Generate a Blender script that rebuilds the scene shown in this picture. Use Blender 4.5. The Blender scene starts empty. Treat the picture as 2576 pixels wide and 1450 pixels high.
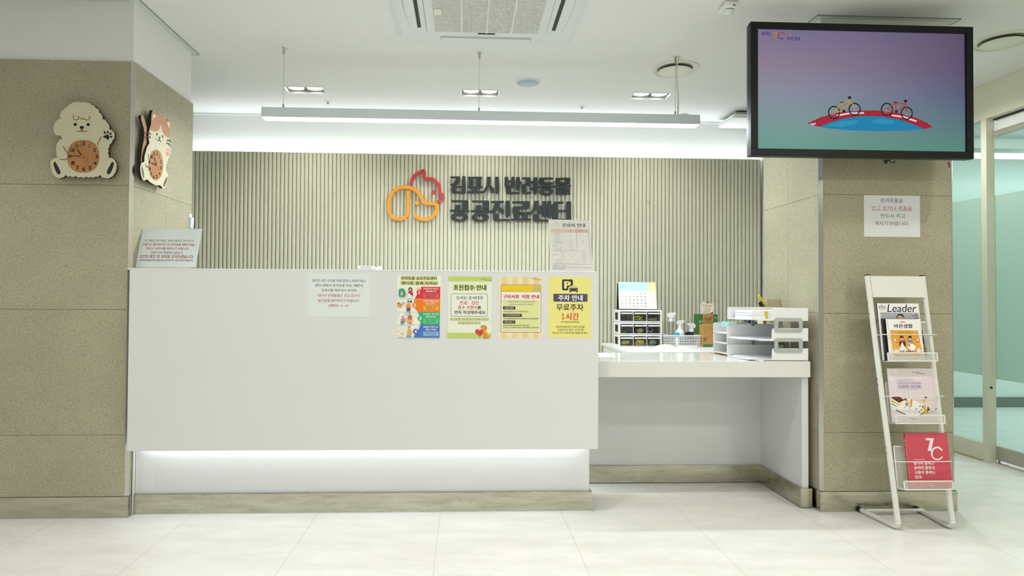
import bpy, math, random
from mathutils import Vector, Matrix
random.seed(7)
S = bpy.context.scene
COL = S.collection
PI = math.pi

# ------------------------------------------------------------------ camera
IW, IH = 2576, 1450
FPX, YAW, PITCH, ROLL, CAMH = 1643.1, .04316, .01747, .00583, 1.06034
PPX, PPY = -47.2, -2.5
_F = Vector((math.sin(YAW)*math.cos(PITCH), math.cos(YAW)*math.cos(PITCH), math.sin(PITCH)))
_R = Vector((math.cos(YAW), -math.sin(YAW), 0)); _U = _R.cross(_F)
_c, _s = math.cos(ROLL), math.sin(ROLL)
_R, _U = _c*_R+_s*_U, -_s*_R+_c*_U
CAM = Vector((0, 0, CAMH))
def ray(px, py): return _F + _R*((px-IW/2-PPX)/FPX) - _U*((py-IH/2-PPY)/FPX)
def at_y(px, py, y): r = ray(px, py); return CAM + r*(y/r.y)
def at_x(px, py, x): r = ray(px, py); return CAM + r*(x/r.x)
def at_z(px, py, z): r = ray(px, py); return CAM + r*((z-CAMH)/r.z)

cd = bpy.data.cameras.new('camera'); cam = bpy.data.objects.new('camera', cd); COL.objects.link(cam)
cd.sensor_width = 36; cd.lens = FPX/IW*36; cd.shift_x = -PPX/IW; cd.shift_y = PPY/IW
cd.clip_start = .05
cam.matrix_world = Matrix(((_R.x, _U.x, -_F.x, 0), (_R.y, _U.y, -_F.y, 0), (_R.z, _U.z, -_F.z, CAMH), (0, 0, 0, 1)))
S.camera = cam

# ------------------------------------------------------------------ materials
def lin(h):
    if isinstance(h, str):
        h = h.lstrip('#'); h = tuple(int(h[i:i+2], 16)/255 for i in (0, 2, 4))
    return tuple(c/12.92 if c <= .04045 else ((c+.055)/1.055)**2.4 for c in h)
_mats = {}
def mat(col, rough=.5, metal=0, emit=0, key=None, coat=0, trans=0, spec=.5, alpha=1):
    k = key or (col, rough, metal, emit, coat, trans, spec, alpha)
    if k in _mats: return _mats[k]
    m = bpy.data.materials.new('material'); m.use_nodes = True
    b = m.node_tree.nodes['Principled BSDF']; c = lin(col)
    b.inputs['Base Color'].default_value = (*c, 1)
    b.inputs['Roughness'].default_value = rough; b.inputs['Metallic'].default_value = metal
    b.inputs['Coat Weight'].default_value = coat; b.inputs['Transmission Weight'].default_value = trans
    b.inputs['Specular IOR Level'].default_value = spec; b.inputs['Alpha'].default_value = alpha
    if emit:
        b.inputs['Emission Color'].default_value = (*c, 1); b.inputs['Emission Strength'].default_value = emit
    _mats[k] = m; return m
def nodes(m):
    nt = m.node_tree; return nt, nt.nodes, nt.links, nt.nodes['Principled BSDF']
def coords(nt, scale=(1, 1, 1), rot=(0, 0, 0)):
    g = nt.nodes.new('ShaderNodeNewGeometry'); mp = nt.nodes.new('ShaderNodeMapping')
    mp.inputs['Scale'].default_value = scale; mp.inputs['Rotation'].default_value = rot
    nt.links.new(g.outputs['Position'], mp.inputs['Vector']); return mp.outputs['Vector']
def noise(nt, vec, scale, detail=4, rough=.5):
    n = nt.nodes.new('ShaderNodeTexNoise'); n.inputs['Scale'].default_value = scale
    n.inputs['Detail'].default_value = detail; n.inputs['Roughness'].default_value = rough
    nt.links.new(vec, n.inputs['Vector']); return n.outputs['Fac']
def ramp(nt, fac, stops):
    r = nt.nodes.new('ShaderNodeValToRGB'); e = r.color_ramp.elements
    while len(e) < len(stops): e.new(.5)
    for i, (p, c) in enumerate(stops):
        e[i].position = p; e[i].color = (*c, 1) if len(c) == 3 else c
    nt.links.new(fac, r.inputs['Fac']); return r.outputs['Color']
def mix(nt, fac, a, b, mode='MIX'):
    n = nt.nodes.new('ShaderNodeMix'); n.data_type = 'RGBA'; n.blend_type = mode
    for s, v in ((0, fac), (6, a), (7, b)):
        if hasattr(v, 'links') or hasattr(v, 'is_linked'): nt.links.new(v, n.inputs[s])
        else: n.inputs[s].default_value = v if s == 0 else (*v, 1)
    return n.outputs[2]
def math_(nt, op, a, b=None):
    n = nt.nodes.new('ShaderNodeMath'); n.operation = op
    for i, v in enumerate((a, b)):
        if v is None: continue
        if hasattr(v, 'is_linked'): nt.links.new(v, n.inputs[i])
        else: n.inputs[i].default_value = v
    return n.outputs[0]
def stone_mat():
    m = mat('#a09b80', .55, key='stone'); nt, N, L, b = nodes(m); v = coords(nt)
    base = ramp(nt, noise(nt, v, 3.2, 5, .6), [(.3, lin('#a6a188')), (.7, lin('#b2ad94'))])
    grain = ramp(nt, noise(nt, v, 120, 3, .7), [(.3, (.72, .72, .70)), (.62, (1.05, 1.05, 1.03))])
    c = mix(nt, 1.0, base, grain, 'MULTIPLY')
    def flecks(scale, lo, hi, col, thr):
        w = nt.nodes.new('ShaderNodeTexVoronoi'); w.inputs['Scale'].default_value = scale
        L.new(v, w.inputs['Vector'])
        near = math_(nt, 'LESS_THAN', w.outputs['Distance'], hi)
        sep = nt.nodes.new('ShaderNodeSeparateColor'); L.new(w.outputs['Color'], sep.inputs[0])
        pick = math_(nt, 'LESS_THAN', sep.outputs[0], thr)
        return math_(nt, 'MULTIPLY', near, pick)
    c = mix(nt, flecks(230, 0, .34, 0, .20), c, lin('#86826b'))
    c = mix(nt, flecks(130, 0, .24, 0, .07), c, lin('#5e5b4b'))
    c = mix(nt, flecks(110, 0, .24, 0, .09), c, lin('#c6c1a8'))
    L.new(c, b.inputs['Base Color']); return m
def steel_mat():
    m = mat('#b4b09a', .22, 1.0, key='steel'); nt, N, L, b = nodes(m)
    v = coords(nt, (3, 3, 22))
    c = ramp(nt, noise(nt, v, 2.2, 6, .65), [(.3, lin('#aeaa97')), (.7, lin('#ccc9b9'))])
    L.new(c, b.inputs['Base Color'])
    r = ramp(nt, noise(nt, coords(nt), 7, 5, .6), [(.35, (.16,)*3), (.7, (.34,)*3)]); L.new(r, b.inputs['Roughness'])
    return m
def floor_mat():
    m = mat('#e6e5da', .32, key='floor'); nt, N, L, b = nodes(m)
    v = coords(nt, (1, 3.0, 1), (0, 0, .12))
    c = ramp(nt, noise(nt, v, 3.0, 8, .62), [(.28, lin('#dddcd6')), (.5, lin('#e6e6e1')), (.72, lin('#efeeea'))])
    f = ramp(nt, noise(nt, coords(nt, (1, 2.4, 1), (0, 0, .3)), 26, 5, .7), [(.25, (.93, .93, .92)), (.6, (1, 1, 1))])
    c = mix(nt, .8, c, f, 'MULTIPLY')
    g = N.new('ShaderNodeNewGeometry'); sp = N.new('ShaderNodeSeparateXYZ'); L.new(g.outputs['Position'], sp.inputs[0])
    def seam(out, off, pitch):
        t = math_(nt, 'ADD', out, -off); t = math_(nt, 'DIVIDE', t, pitch); t = math_(nt, 'ADD', t, 100.5)
        t = math_(nt, 'FRACT', t); t = math_(nt, 'SUBTRACT', t, .5); t = math_(nt, 'ABSOLUTE', t)
        return math_(nt, 'LESS_THAN', t, .0009/pitch)
    c = mix(nt, seam(sp.outputs[0], -1.3146, .6), c, lin('#b3b1a3'))
    c = mix(nt, seam(sp.outputs[1], 2.99, 1.2), c, lin('#d3d1c5'))
    L.new(c, b.inputs['Base Color']); return m
def wood_mat(c1, c2, key):
    m = mat(c1, .5, key=key); nt, N, L, b = nodes(m)
    v = coords(nt, (2, 2, 40), (0, .2, 0))
    if key == 'wood': v = coords(nt, (60, 60, 4))
    L.new(ramp(nt, noise(nt, v, 3, 5, .6), [(.3, lin(c1)), (.7, lin(c2))]), b.inputs['Base Color']); return m
def linen_mat():
    m = mat('#d8d2b4', .7, key='linen'); nt, N, L, b = nodes(m)
    a = noise(nt, coords(nt, (8, 8, 400)), 1, 2); c_ = noise(nt, coords(nt, (400, 400, 8)), 1, 2)
    t = math_(nt, 'ADD', a, c_)
    L.new(ramp(nt, math_(nt, 'MULTIPLY', t, .5), [(.35, lin('#cfc8a9')), (.65, lin('#d8d2b4'))]), b.inputs['Base Color']); return m
def glass_mat(tint, key, gloss=.35):
    m = bpy.data.materials.new('glass'); m.use_nodes = True; nt = m.node_tree; nt.nodes.clear()
    o = nt.nodes.new('ShaderNodeOutputMaterial'); t = nt.nodes.new('ShaderNodeBsdfTransparent'); g = nt.nodes.new('ShaderNodeBsdfGlossy')
    t.inputs[0].default_value = (*tint, 1); g.inputs['Roughness'].default_value = .02
    lw = nt.nodes.new('ShaderNodeLayerWeight'); pw = nt.nodes.new('ShaderNodeMath'); pw.operation = 'POWER'; pw.inputs[1].default_value = 5
    nt.links.new(lw.outputs['Facing'], pw.inputs[0]); fr = nt.nodes.new('ShaderNodeMath'); fr.operation = 'MULTIPLY_ADD'; fr.inputs[1].default_value = gloss; fr.inputs[2].default_value = .1*gloss
    nt.links.new(pw.outputs[0], fr.inputs[0]); mx = nt.nodes.new('ShaderNodeMixShader')
    nt.links.new(fr.outputs[0], mx.inputs[0]); nt.links.new(t.outputs[0], mx.inputs[1]); nt.links.new(g.outputs[0], mx.inputs[2])
    nt.links.new(mx.outputs[0], o.inputs['Surface']); return m
def film_mat():
    m = bpy.data.materials.new('film'); m.use_nodes = True; nt = m.node_tree; nt.nodes.clear()
    o = nt.nodes.new('ShaderNodeOutputMaterial'); t = nt.nodes.new('ShaderNodeBsdfTransparent'); d = nt.nodes.new('ShaderNodeBsdfDiffuse')
    tr = nt.nodes.new('ShaderNodeBsdfTranslucent')
    t.inputs[0].default_value = (*lin('#d0e4dd'), 1); d.inputs[0].default_value = (*lin('#d0e6dd'), 1); tr.inputs[0].default_value = (*lin('#d4eae2'), 1)
    a = nt.nodes.new('ShaderNodeMixShader'); a.inputs[0].default_value = .42; b = nt.nodes.new('ShaderNodeMixShader'); b.inputs[0].default_value = .12
    nt.links.new(d.outputs[0], a.inputs[1]); nt.links.new(tr.outputs[0], a.inputs[2])
    nt.links.new(a.outputs[0], b.inputs[1]); nt.links.new(t.outputs[0], b.inputs[2]); nt.links.new(b.outputs[0], o.inputs['Surface']); return m

STONE, STEEL, FLOOR = stone_mat(), steel_mat(), floor_mat()
PLASTER = mat('#e5e6e3', .75, key='plaster')
WALLW = mat('#e8e9e4', .7, key='wallw')
LAM = mat('#dddedd', .42, key='laminate')         # counter laminate
LAMG = mat('#e2e2dd', .10, key='lamgloss')
SLAT = mat('#cecdb6', .55, key='slat')
WHITE = mat('#eceded', .4); WPLAS = mat('#f0f1ef', .35); GREYP = mat('#a9afa9', .45)
BLACK = mat('#15161a', .4); DARK = mat('#2a2c2e', .5); CHROME = mat('#b8b8b4', .18, 1)
ALU = mat('#dce6ea', .22, .05); RACKW = mat('#dfe0d7', .35)
PAPER = mat('#e9ede8', .8); LINEN = linen_mat(); WOOD = wood_mat('#a9713f', '#c08a55', 'wood'); WOODC = wood_mat('#a8744e', '#bd8a64', 'woodc')
GLASS = glass_mat(lin('#dfece6'), 'glass'); CLEARP = glass_mat((.975, .985, .985), 'clear'); SMOKE = glass_mat((.87, .87, .84), 'smoke'); FILM = film_mat(); PLATE = glass_mat((.995, .998, .998), 'plate', .12)

# ------------------------------------------------------------------ object helpers
def tag(o, label=None, cat=None, group=None, kind=None):
    if label: o['label'] = label
    if cat: o['category'] = cat
    if group: o['group'] = group
    if kind: o['kind'] = kind
    return o
def thing(name, loc, label, cat, group=None):
    o = bpy.data.objects.new(name, None); COL.objects.link(o); o.location = loc; o.empty_display_size = .05
    return tag(o, label, cat, group)
_ct = [0]
class MB:
    """collects geometry (world coordinates) for ONE mesh object"""
    def __init__(s): s.v, s.f, s.m, s.mats, s.sm = [], [], [], [], []
    def mi(s, m):
        if m not in s.mats: s.mats.append(m)
        return s.mats.index(m)
    def add(s, vs, fs, m, smooth=False):
        b = len(s.v); s.v += [Vector(v) for v in vs]; i = s.mi(m)
        for f in fs: s.f.append([b+k for k in f]); s.m.append(i); s.sm.append(smooth)
        return s
    def box(s, x0, x1, y0, y1, z0, z1, m, mtx=None):
        _ct[0] += 1; e = (_ct[0] % 17)*1.2e-5       # hairline offsets keep touching pieces from sharing a face
        x0, x1 = min(x0, x1)-e, max(x0, x1)+e; y0, y1 = min(y0, y1)-e, max(y0, y1)+e; z0, z1 = min(z0, z1)-e, max(z0, z1)+e
        vs = [Vector((x, y, z)) for z in (z0, z1) for y in (y0, y1) for x in (x0, x1)]
        if mtx: vs = [mtx @ v for v in vs]
        return s.add(vs, [(0, 2, 3, 1), (4, 5, 7, 6), (0, 1, 5, 4), (2, 6, 7, 3), (0, 4, 6, 2), (1, 3, 7, 5)], m)
    def prism(s, pts, axis, a, b, m, m2=None):
        """pts 2D polygon extruded along axis 'x','y','z' from a to b"""
        def p3(p, t): return {'x': (t, p[0], p[1]), 'y': (p[0], t, p[1]), 'z': (p[0], p[1], t)}[axis]
        n = len(pts); ar = sum(pts[i][0]*pts[(i+1) % n][1]-pts[(i+1) % n][0]*pts[i][1] for i in range(n))
        if (ar < 0) != (axis == 'y'): pts = pts[::-1]
        _ct[0] += 1; e = (_ct[0] % 17)*1.2e-5; a, b = min(a, b)-e, max(a, b)+e
        vs = [p3(p, a) for p in pts]+[p3(p, b) for p in pts]
        s.add(vs, [tuple(range(n))[::-1], tuple(range(n, 2*n))], m)
        s.add(vs, [(i, (i+1) % n, n+(i+1) % n, n+i) for i in range(n)], m2 or m); return s
    def lathe(s, prof, o, axis, m, seg=24, smooth=True):
        """prof [(r, h)] about an axis through o"""
        ax = Vector(axis).normalized(); t = Vector((1, 0, 0)) if abs(ax.x) < .9 else Vector((0, 1, 0))
        e1 = ax.cross(t).normalized(); e2 = ax.cross(e1); o = Vector(o); vs, fs = [], []
        for r, h in prof:
            for k in range(seg):
                a = 2*PI*k/seg; vs.append(o+ax*h+(e1*math.cos(a)+e2*math.sin(a))*r)
        for i in range(len(prof)-1):
            for k in range(seg):
                k2 = (k+1) % seg; fs.append((i*seg+k, i*seg+k2, (i+1)*seg+k2, (i+1)*seg+k))
        s.add(vs, fs, m, smooth)
        if prof[0][0] > 1e-6: s.add(vs[:seg], [tuple(range(seg))[::-1]], m)
        if prof[-1][0] > 1e-6: s.add(vs[-seg:], [tuple(range(seg))], m)
        return s
    def cyl(s, a, b, r, m, seg=16, r2=None):
        a, b = Vector(a), Vector(b); d = b-a
        return s.lathe([(r, 0), (r if r2 is None else r2, d.length)], a, d, m, seg)
    def tube(s, path, r, m, seg=12, closed=False, caps=True):
        P = [Vector(p) for p in path]; n = len(P); vs, fs = [], []; up = None
        for i, p in enumerate(P):
            a = P[i-1] if (i or closed) else P[i]; b = P[(i+1) % n] if (i < n-1 or closed) else P[i]
            d = (b-a).normalized()
            if up is None:
                up = d.cross(Vector((.3, .2, 1))) if abs(d.z) < .95 else d.cross(Vector((1, 0, 0)))
            up = (up-d*up.dot(d)).normalized(); w = d.cross(up)
            for k in range(seg):
                t = 2*PI*k/seg; vs.append(p+(up*math.cos(t)+w*math.sin(t))*r)
        for i in range(n if closed else n-1):
            for k in range(seg):
                j = (i+1) % n; k2 = (k+1) % seg; fs.append((i*seg+k, i*seg+k2, j*seg+k2, j*seg+k))
        s.add(vs, fs, m, True)
        if not closed and caps: s.add(vs[:seg], [tuple(range(seg))[::-1]], m); s.add(vs[-seg:], [tuple(range(seg))], m)
        return s
    def build(s, name, parent=None, bevel=0, seg=2, origin=None, **kw):
        if origin is not None: o3 = Vector(origin)
        elif parent is not None: o3 = Vector((0, 0, 0))
        else:
            lo = [min(v[i] for v in s.v) for i in range(3)]; hi = [max(v[i] for v in s.v) for i in range(3)]
            o3 = Vector(((lo[0]+hi[0])/2, (lo[1]+hi[1])/2, lo[2]))
        off = Vector((0, 0, 0))
        if parent is not None:
            p = parent
            while p is not None: off += p.location; p = p.parent
        me = bpy.data.meshes.new(name); loc = o3 if parent is None else Vector((0, 0, 0))
        me.from_pydata([tuple(v-(loc if parent is None else off)) for v in s.v], [], s.f)
        for m in s.mats: me.materials.append(m)
        me.polygons.foreach_set('material_index', s.m); me.polygons.foreach_set('use_smooth', s.sm)
        me.validate(); me.update()
        o = bpy.data.objects.new(name, me); COL.objects.link(o)
        if parent is not None: o.parent = parent
        else: o.location = loc
        if bevel:
            bv = o.modifiers.new('bevel', 'BEVEL'); bv.width = bevel; bv.segments = seg; bv.limit_method = 'ANGLE'; bv.angle_limit = .6
        return tag(o, **kw)
def struct(name, mb, **kw): return mb.build(name, kind='structure', **kw)
def catmull(P, n=6, closed=True):
    out = []; N = len(P)
    for i in range(N if closed else N-1):
        p0, p1, p2, p3 = (P[(i+k-1) % N] if closed else P[min(max(i+k-1, 0), N-1)] for k in range(4))
        for j in range(n):
            t = j/n
            out.append(tuple(.5*((2*p1[d])+(-p0[d]+p2[d])*t+(2*p0[d]-5*p1[d]+4*p2[d]-p3[d])*t*t+(-p0[d]+3*p1[d]-3*p2[d]+p3[d])*t**3) for d in range(len(p1))))
    if not closed: out.append(tuple(P[-1]))
    return out
def fillet(P, r, n=4):
    out = []; N = len(P)
    for i in range(N):
        a, b, c = Vector(P[i-1]), Vector(P[i]), Vector(P[(i+1) % N]); u, v = a-b, c-b
        rr = min(r, u.length*.45, v.length*.45); u, v = u.normalized()*rr, v.normalized()*rr
        for j in range(n+1):
            t = j/n; out.append(tuple((b+u)*(1-t)**2+2*b*t*(1-t)+(b+v)*t*t))
    return out
def ell(cx, cy, rx, ry, n=28, a0=0, a1=2*PI, rot=0):
    full = abs(a1-a0-2*PI) < 1e-6; k = n if full else n+1; out = []
    for i in range(k):
        t = a0+(a1-a0)*i/n; x, y = rx*math.cos(t), ry*math.sin(t)
        out.append((cx+x*math.cos(rot)-y*math.sin(rot), cy+x*math.sin(rot)+y*math.cos(rot)))
    return out
def rect(x0, y0, x1, y1): return [(x0, y0), (x1, y0), (x1, y1), (x0, y1)]
def scallop(P, b=.22, n=5):
    out = []; N = len(P); ar = sum(P[i][0]*P[(i+1) % N][1]-P[(i+1) % N][0]*P[i][1] for i in range(N)); sg = 1 if ar > 0 else -1
    for i in range(N):
        a, c = Vector(P[i]), Vector(P[(i+1) % N]); d = c-a; nn = Vector((d.y, -d.x))*sg
        for j in range(n):
            t = j/n; out.append(tuple(a+d*t+nn*b*4*t*(1-t)))
    return out
_tx, _tc = {}, {}
def glyphs(body, bold=0, res=3):
    k = (body, bold, res)
    if k not in _tx:
        if 'o' not in _tc: _tc['c'] = bpy.data.curves.new('text', 'FONT'); _tc['o'] = bpy.data.objects.new('text', _tc['c'])
        c, o = _tc['c'], _tc['o']; c.body = body; c.offset = bold; c.resolution_u = res; c.fill_mode = 'FRONT'; me = o.to_mesh()
        V = [(v.co.x, v.co.y) for v in me.vertices]; Fs = [tuple(p.vertices) for p in me.polygons if p.area > 1e-9]
        o.to_mesh_clear()
        xs = [v[0] for v in V] or [0, 1]; ys = [v[1] for v in V] or [0, 1]
        _tx[k] = (V, Fs, (min(xs), min(ys), max(xs), max(ys)))
    return _tx[k]
class Sheet(MB):
    """flat printed or cut piece lying in a real plane: o = top-left corner, r = right, d = down. Local art is laid out
    in the pixel grid of a close-up (zx, zy, scale) and mapped onto the plane."""
    STEP = 3e-5
    def __init__(s, o, r, d, w=0, h=0, th=.0004, base=None, zoom=(0, 0, 1), edge=None):
        super().__init__(); s.o, s.r, s.d = Vector(o), Vector(r).normalized(), Vector(d).normalized()
        s.n = s.d.cross(s.r).normalized(); s.w, s.h, s.z, s.top = w, h, zoom, th
        if base is not None: s.lpoly(rect(0, 0, w, h), base, 0, th, edge)
    def M(s, zx, zy):
        r = ray(s.z[0]+zx/s.z[2], s.z[1]+zy/s.z[2]); p = CAM + r*((s.o+s.n*s.top-CAM).dot(s.n)/r.dot(s.n))-s.o
        return (p.dot(s.r), p.dot(s.d))
    def lpoly(s, pts, m, a=None, b=None, side=None):
        """polygon in sheet metres; flat decal, or solid from depth a to b"""
        n = len(pts); ar = sum(pts[i][0]*pts[(i+1) % n][1]-pts[(i+1) % n][0]*pts[i][1] for i in range(n))
        if ar > 0: pts = pts[::-1]
        P = lambda p, t: s.o+s.r*p[0]+s.d*p[1]+s.n*t
        if a is None:
            s.top += s.STEP; s.add([P(p, s.top) for p in pts], [tuple(range(n))], m); return s
        vs = [P(p, a) for p in pts]+[P(p, b) for p in pts]
        s.add(vs, [tuple(range(n, 2*n))], m); s.add(vs, [tuple(range(n))[::-1]], side or m)
        s.add(vs, [(i, (i+1) % n, n+(i+1) % n, n+i) for i in range(n)], side or m); return s
    def poly(s, pts, col, a=None, b=None, side=None):
        m = col if not isinstance(col, str) else mat(col, .75)
        return s.lpoly([s.M(*p) for p in pts], m, a, b, side)
    def rect(s, x0, y0, x1, y1, col, r=0):
        a, b = s.M(x0, (y0+y1)/2)[0], s.M(x1, (y0+y1)/2)[0]; c, d = s.M((x0+x1)/2, y0)[1], s.M((x0+x1)/2, y1)[1]
        p = rect(a, c, b, d); k = abs(b-a)/abs(x1-x0)
        return s.lpoly(fillet(p, r*k) if r else p, col if not isinstance(col, str) else mat(col, .75))
    def frame(s, x0, y0, x1, y1, col, fill, w, r=0):
        s.rect(x0, y0, x1, y1, col, r); return s.rect(x0+w, y0+w, x1-w, y1-w, fill, max(r-w, 0))
    def ell(s, cx, cy, rx, ry, col, rot=0, n=20): return s.poly(ell(cx, cy, rx, ry, n, rot=rot), col)
    def line(s, pts, w, col, smooth=False, closed=False, a=None, b=None, caps=True, side=None):
        if smooth: pts = catmull(pts, 6, closed)
        P = [Vector(s.M(*p)) for p in pts]
        k = (Vector(s.M(pts[0][0]+1, pts[0][1]))-P[0]).length*w/2 if True else 0
        m = col if not isinstance(col, str) else mat(col, .75); n = len(P); A, B = [], []
        for i in range(n):
            p0 = P[i-1] if (i or closed) else P[i]; p1 = P[(i+1) % n] if (i < n-1 or closed) else P[i]
            d = (p1-p0); d = d.normalized() if d.length > 1e-9 else Vector((1, 0)); q = Vector((-d.y, d.x))*k
            A.append(P[i]+q); B.append(P[i]-q)
        if not closed and caps:
            def cap(c, st, sg):
                d = st-c; return [Vector((c.x+d.x*math.cos(t)-d.y*math.sin(t), c.y+d.x*math.sin(t)+d.y*math.cos(t))) for t in [sg*PI*j/6 for j in range(1, 6)]]
            outline = A+cap(P[-1], A[-1], -1)+B[::-1]+cap(P[0], B[0], -1)
        # strip of quads (front), solid when a,b given
        W3 = lambda p, t: s.o+s.r*p.x+s.d*p.y+s.n*t
        if a is None: s.top += s.STEP; t0 = t1 = s.top
        else: t0, t1 = a, b
        vs = [W3(p, t1) for p in A]+[W3(p, t1) for p in B]; fs = []
        for i in range(n if closed else n-1):
            j = (i+1) % n; fs.append((i, j, n+j, n+i))
        s.add(vs, fs, m)
        if not closed and caps:
            for c, st in ((P[-1], A[-1]), (P[0], B[0])):
                q = [st]+cap(c, st, -1)+[c*2-st]; ar = sum(q[i].x*q[(i+1) % 7].y-q[(i+1) % 7].x*q[i].y for i in range(7))
                if ar > 0: q = q[::-1]
                s.add([W3(p, t1) for p in q], [tuple(range(7))], m)
        if a is not None:
            ring = outline if (not closed and caps) else A+B[::-1]; N = len(ring)
            vs = [W3(p, t0) for p in ring]+[W3(p, t1) for p in ring]
            s.add(vs, [(i, (i+1) % N, N+(i+1) % N, N+i) for i in range(N)], side or m)
        return s
    def text(s, body, x0, y0, x1, y1, col, bold=.01, res=2, depth=0, shear=0):
        if body.isdigit() and len(body) < 3 and '1' in body:      # figures with a flagged 1, set one by one
            wt = [.52 if ch == '1' else 1 for ch in body]; tot = sum(wt)+.16*(len(body)-1); x = x0
            for ch, w_ in zip(body, wt):
                u = (x1-x0)/tot*w_; s.glyph_box('\uff11' if ch == '1' else ch, x, y0, x+u, y1, col, bold, res, depth, shear); x += u+(x1-x0)/tot*.16
            return s
        return s.glyph_box(body, x0, y0, x1, y1, col, bold, res, depth, shear)
    def glyph_box(s, body, x0, y0, x1, y1, col, bold, res, depth, shear):
        V, Fs, (a, b, c, d) = glyphs(body, 0, res); m = col if not isinstance(col, str) else mat(col, .75)
        L, R = s.M(x0, (y0+y1)/2)[0], s.M(x1, (y0+y1)/2)[0]; T, Bt = s.M((x0+x1)/2, y0)[1], s.M((x0+x1)/2, y1)[1]
        q = bold*.8; sh_ = [(0, 0)] if bold < .008 else ([(-q, 0), (q, 0)] if bold < .018 else [(-q, -q*.5), (q, -q*.5), (-q, q*.5), (q, q*.5)])
        for dx, dy in sh_:
            s.top += s.STEP; t = s.top+depth; W_ = [(x+dx, y+dy) for x, y in V]
            s.add([s.o+s.r*(L+(x-a)/(c-a)*(R-L)+shear*(y-b)/(d-b)*(Bt-T))+s.d*(Bt+(y-b)/(d-b)*(T-Bt))+s.n*t for x, y in W_], Fs, m)
        return s
def keyhole(outer, inner):
    o = list(outer); i_ = list(inner)
    ar = lambda P: sum(P[k][0]*P[(k+1) % len(P)][1]-P[(k+1) % len(P)][0]*P[k][1] for k in range(len(P)))
    if ar(o) < 0: o = o[::-1]
    if ar(i_) > 0: i_ = i_[::-1]
    bo, bi = min(((x, y) for x in range(len(o)) for y in range(len(i_))), key=lambda t: (o[t[0]][0]-i_[t[1]][0])**2+(o[t[0]][1]-i_[t[1]][1])**2)
    return o[bo:]+o[:bo+1]+i_[bi:]+i_[:bi+1]
X3, Y3, Z3, DN = Vector((1, 0, 0)), Vector((0, 1, 0)), Vector((0, 0, 1)), Vector((0, 0, -1))

# ================================================================== SETTING
ZC = 2.5; ZS = 2.198; PXL, PXR, PXR2 = -1.608, 1.789, 2.49; PYF = 3.217; PYB = 3.904; PYBR = 3.84; WY = 5.19
struct('floor', MB().box(-4.2, 8.2, -3.2, 7.2, -.1, 0, FLOOR))
def poly_ring(mb, x0, x1, y0, y1, w, z0, z1, m):
    mb.box(x0-w, x1+w, y0-w, y0, z0, z1, m); mb.box(x0-w, x1+w, y1, y1+w, z0, z1, m)
    mb.box(x0-w, x0, y0, y1, z0, z1, m); mb.box(x1, x1+w, y0, y1, z0, z1, m)
# downlight rows (x centre, y centre); the row at y=4.56 is in the picture, other ceiling lamps are out of view, the area ones added as fill
DL = [(-1.115, 4.56), (.096, 4.555), (1.30, 4.545)]
OPEN = [(x-.128, x+.128, y-.066, y+.066) for x, y in DL]
cm = MB()   # ceiling with three real openings for the twin downlights
xs = sorted({-4.2, 8.2} | {v for o in OPEN for v in o[:2]}); ys = [-3.2, 4.48, 4.63, 7.2]
yo0, yo1 = 4.489, 4.626
for i in range(len(xs)-1):
    hole = any(abs(xs[i]-o[0]) < 1e-6 for o in OPEN)
    if hole:
        cm.box(xs[i], xs[i+1], -3.2, yo0, ZC, ZC+.02, PLASTER); cm.box(xs[i], xs[i+1], yo1, 7.2, ZC, ZC+.02, PLASTER)
    else: cm.box(xs[i], xs[i+1], -3.2, 7.2, ZC, ZC+.02, PLASTER)
cm.box(-4.2, 8.2, -3.2, 7.2, ZC+.2, ZC+.25, PLASTER)
struct('ceiling', cm)
struct('wall_back', MB().box(-2.6, 3.38, WY, WY+.12, 0, ZC, WALLW))
struct('wall_left', MB().box(-4.2, -4.1, -3.2, 3.3, 0, ZC, PLASTER).box(-2.7, -2.6, 3.9, WY+.12, 0, ZC, PLASTER))
struct('wall_rear', MB().box(-4.2, 8.2, -3.2, -3.1, 0, ZC, PLASTER))
struct('wall_far', MB().box(3.3, 8.2, 6.34, 6.44, .1, ZC, mat('#dfe8e4', .6)))
struct('wall_right', MB().box(8.1, 8.2, -3.2, 6.4, 0, ZC, PLASTER))
struct('wall_partition', MB().box(2.356, 2.45, PYBR, WY+.06, 0, ZC, PLASTER).box(3.42, 3.54, 4.9, 6.4, 0, ZC, PLASTER))
struct('baseboard_far', MB().box(3.3, 8.1, 6.325, 6.34, 0, .1, mat('#6e7a70', .5)))

# slatted panel: one continuous run of half-round slats
sm = MB(); pitch = .0306; x = -2.25; n = 0; SY = 5.062; ST = 2.176
prof = [(0, .006)]+[(.0142-.0142*math.cos(t), .006-.0125*math.sin(t)) for t in [PI*j/8 for j in range(1, 8)]]+[(.0284, .006)]
while x < 2.325:
    P = [(x+a, SY+.0065+b) for a, b in prof]+[(x+.0284, SY+.022), (x, SY+.022)]
    k = len(P); vs = [(a, b, .0) for a, b in P]+[(a, b, ST) for a, b in P]
    sm.add(vs, [(i, i+1, k+i+1, k+i) for i in range(len(prof)-1)], SLAT, True)
    sm.add(vs, [tuple(range(k, 2*k)), (0, k, 2*k-1, k-1), (len(prof)-1, len(prof), k+len(prof), k+len(prof)-1)], SLAT); x += pitch
sm.box(-2.25, x, SY+.02, SY+.032, 0, ST, SLAT)
struct('wall_slats', sm)

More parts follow.
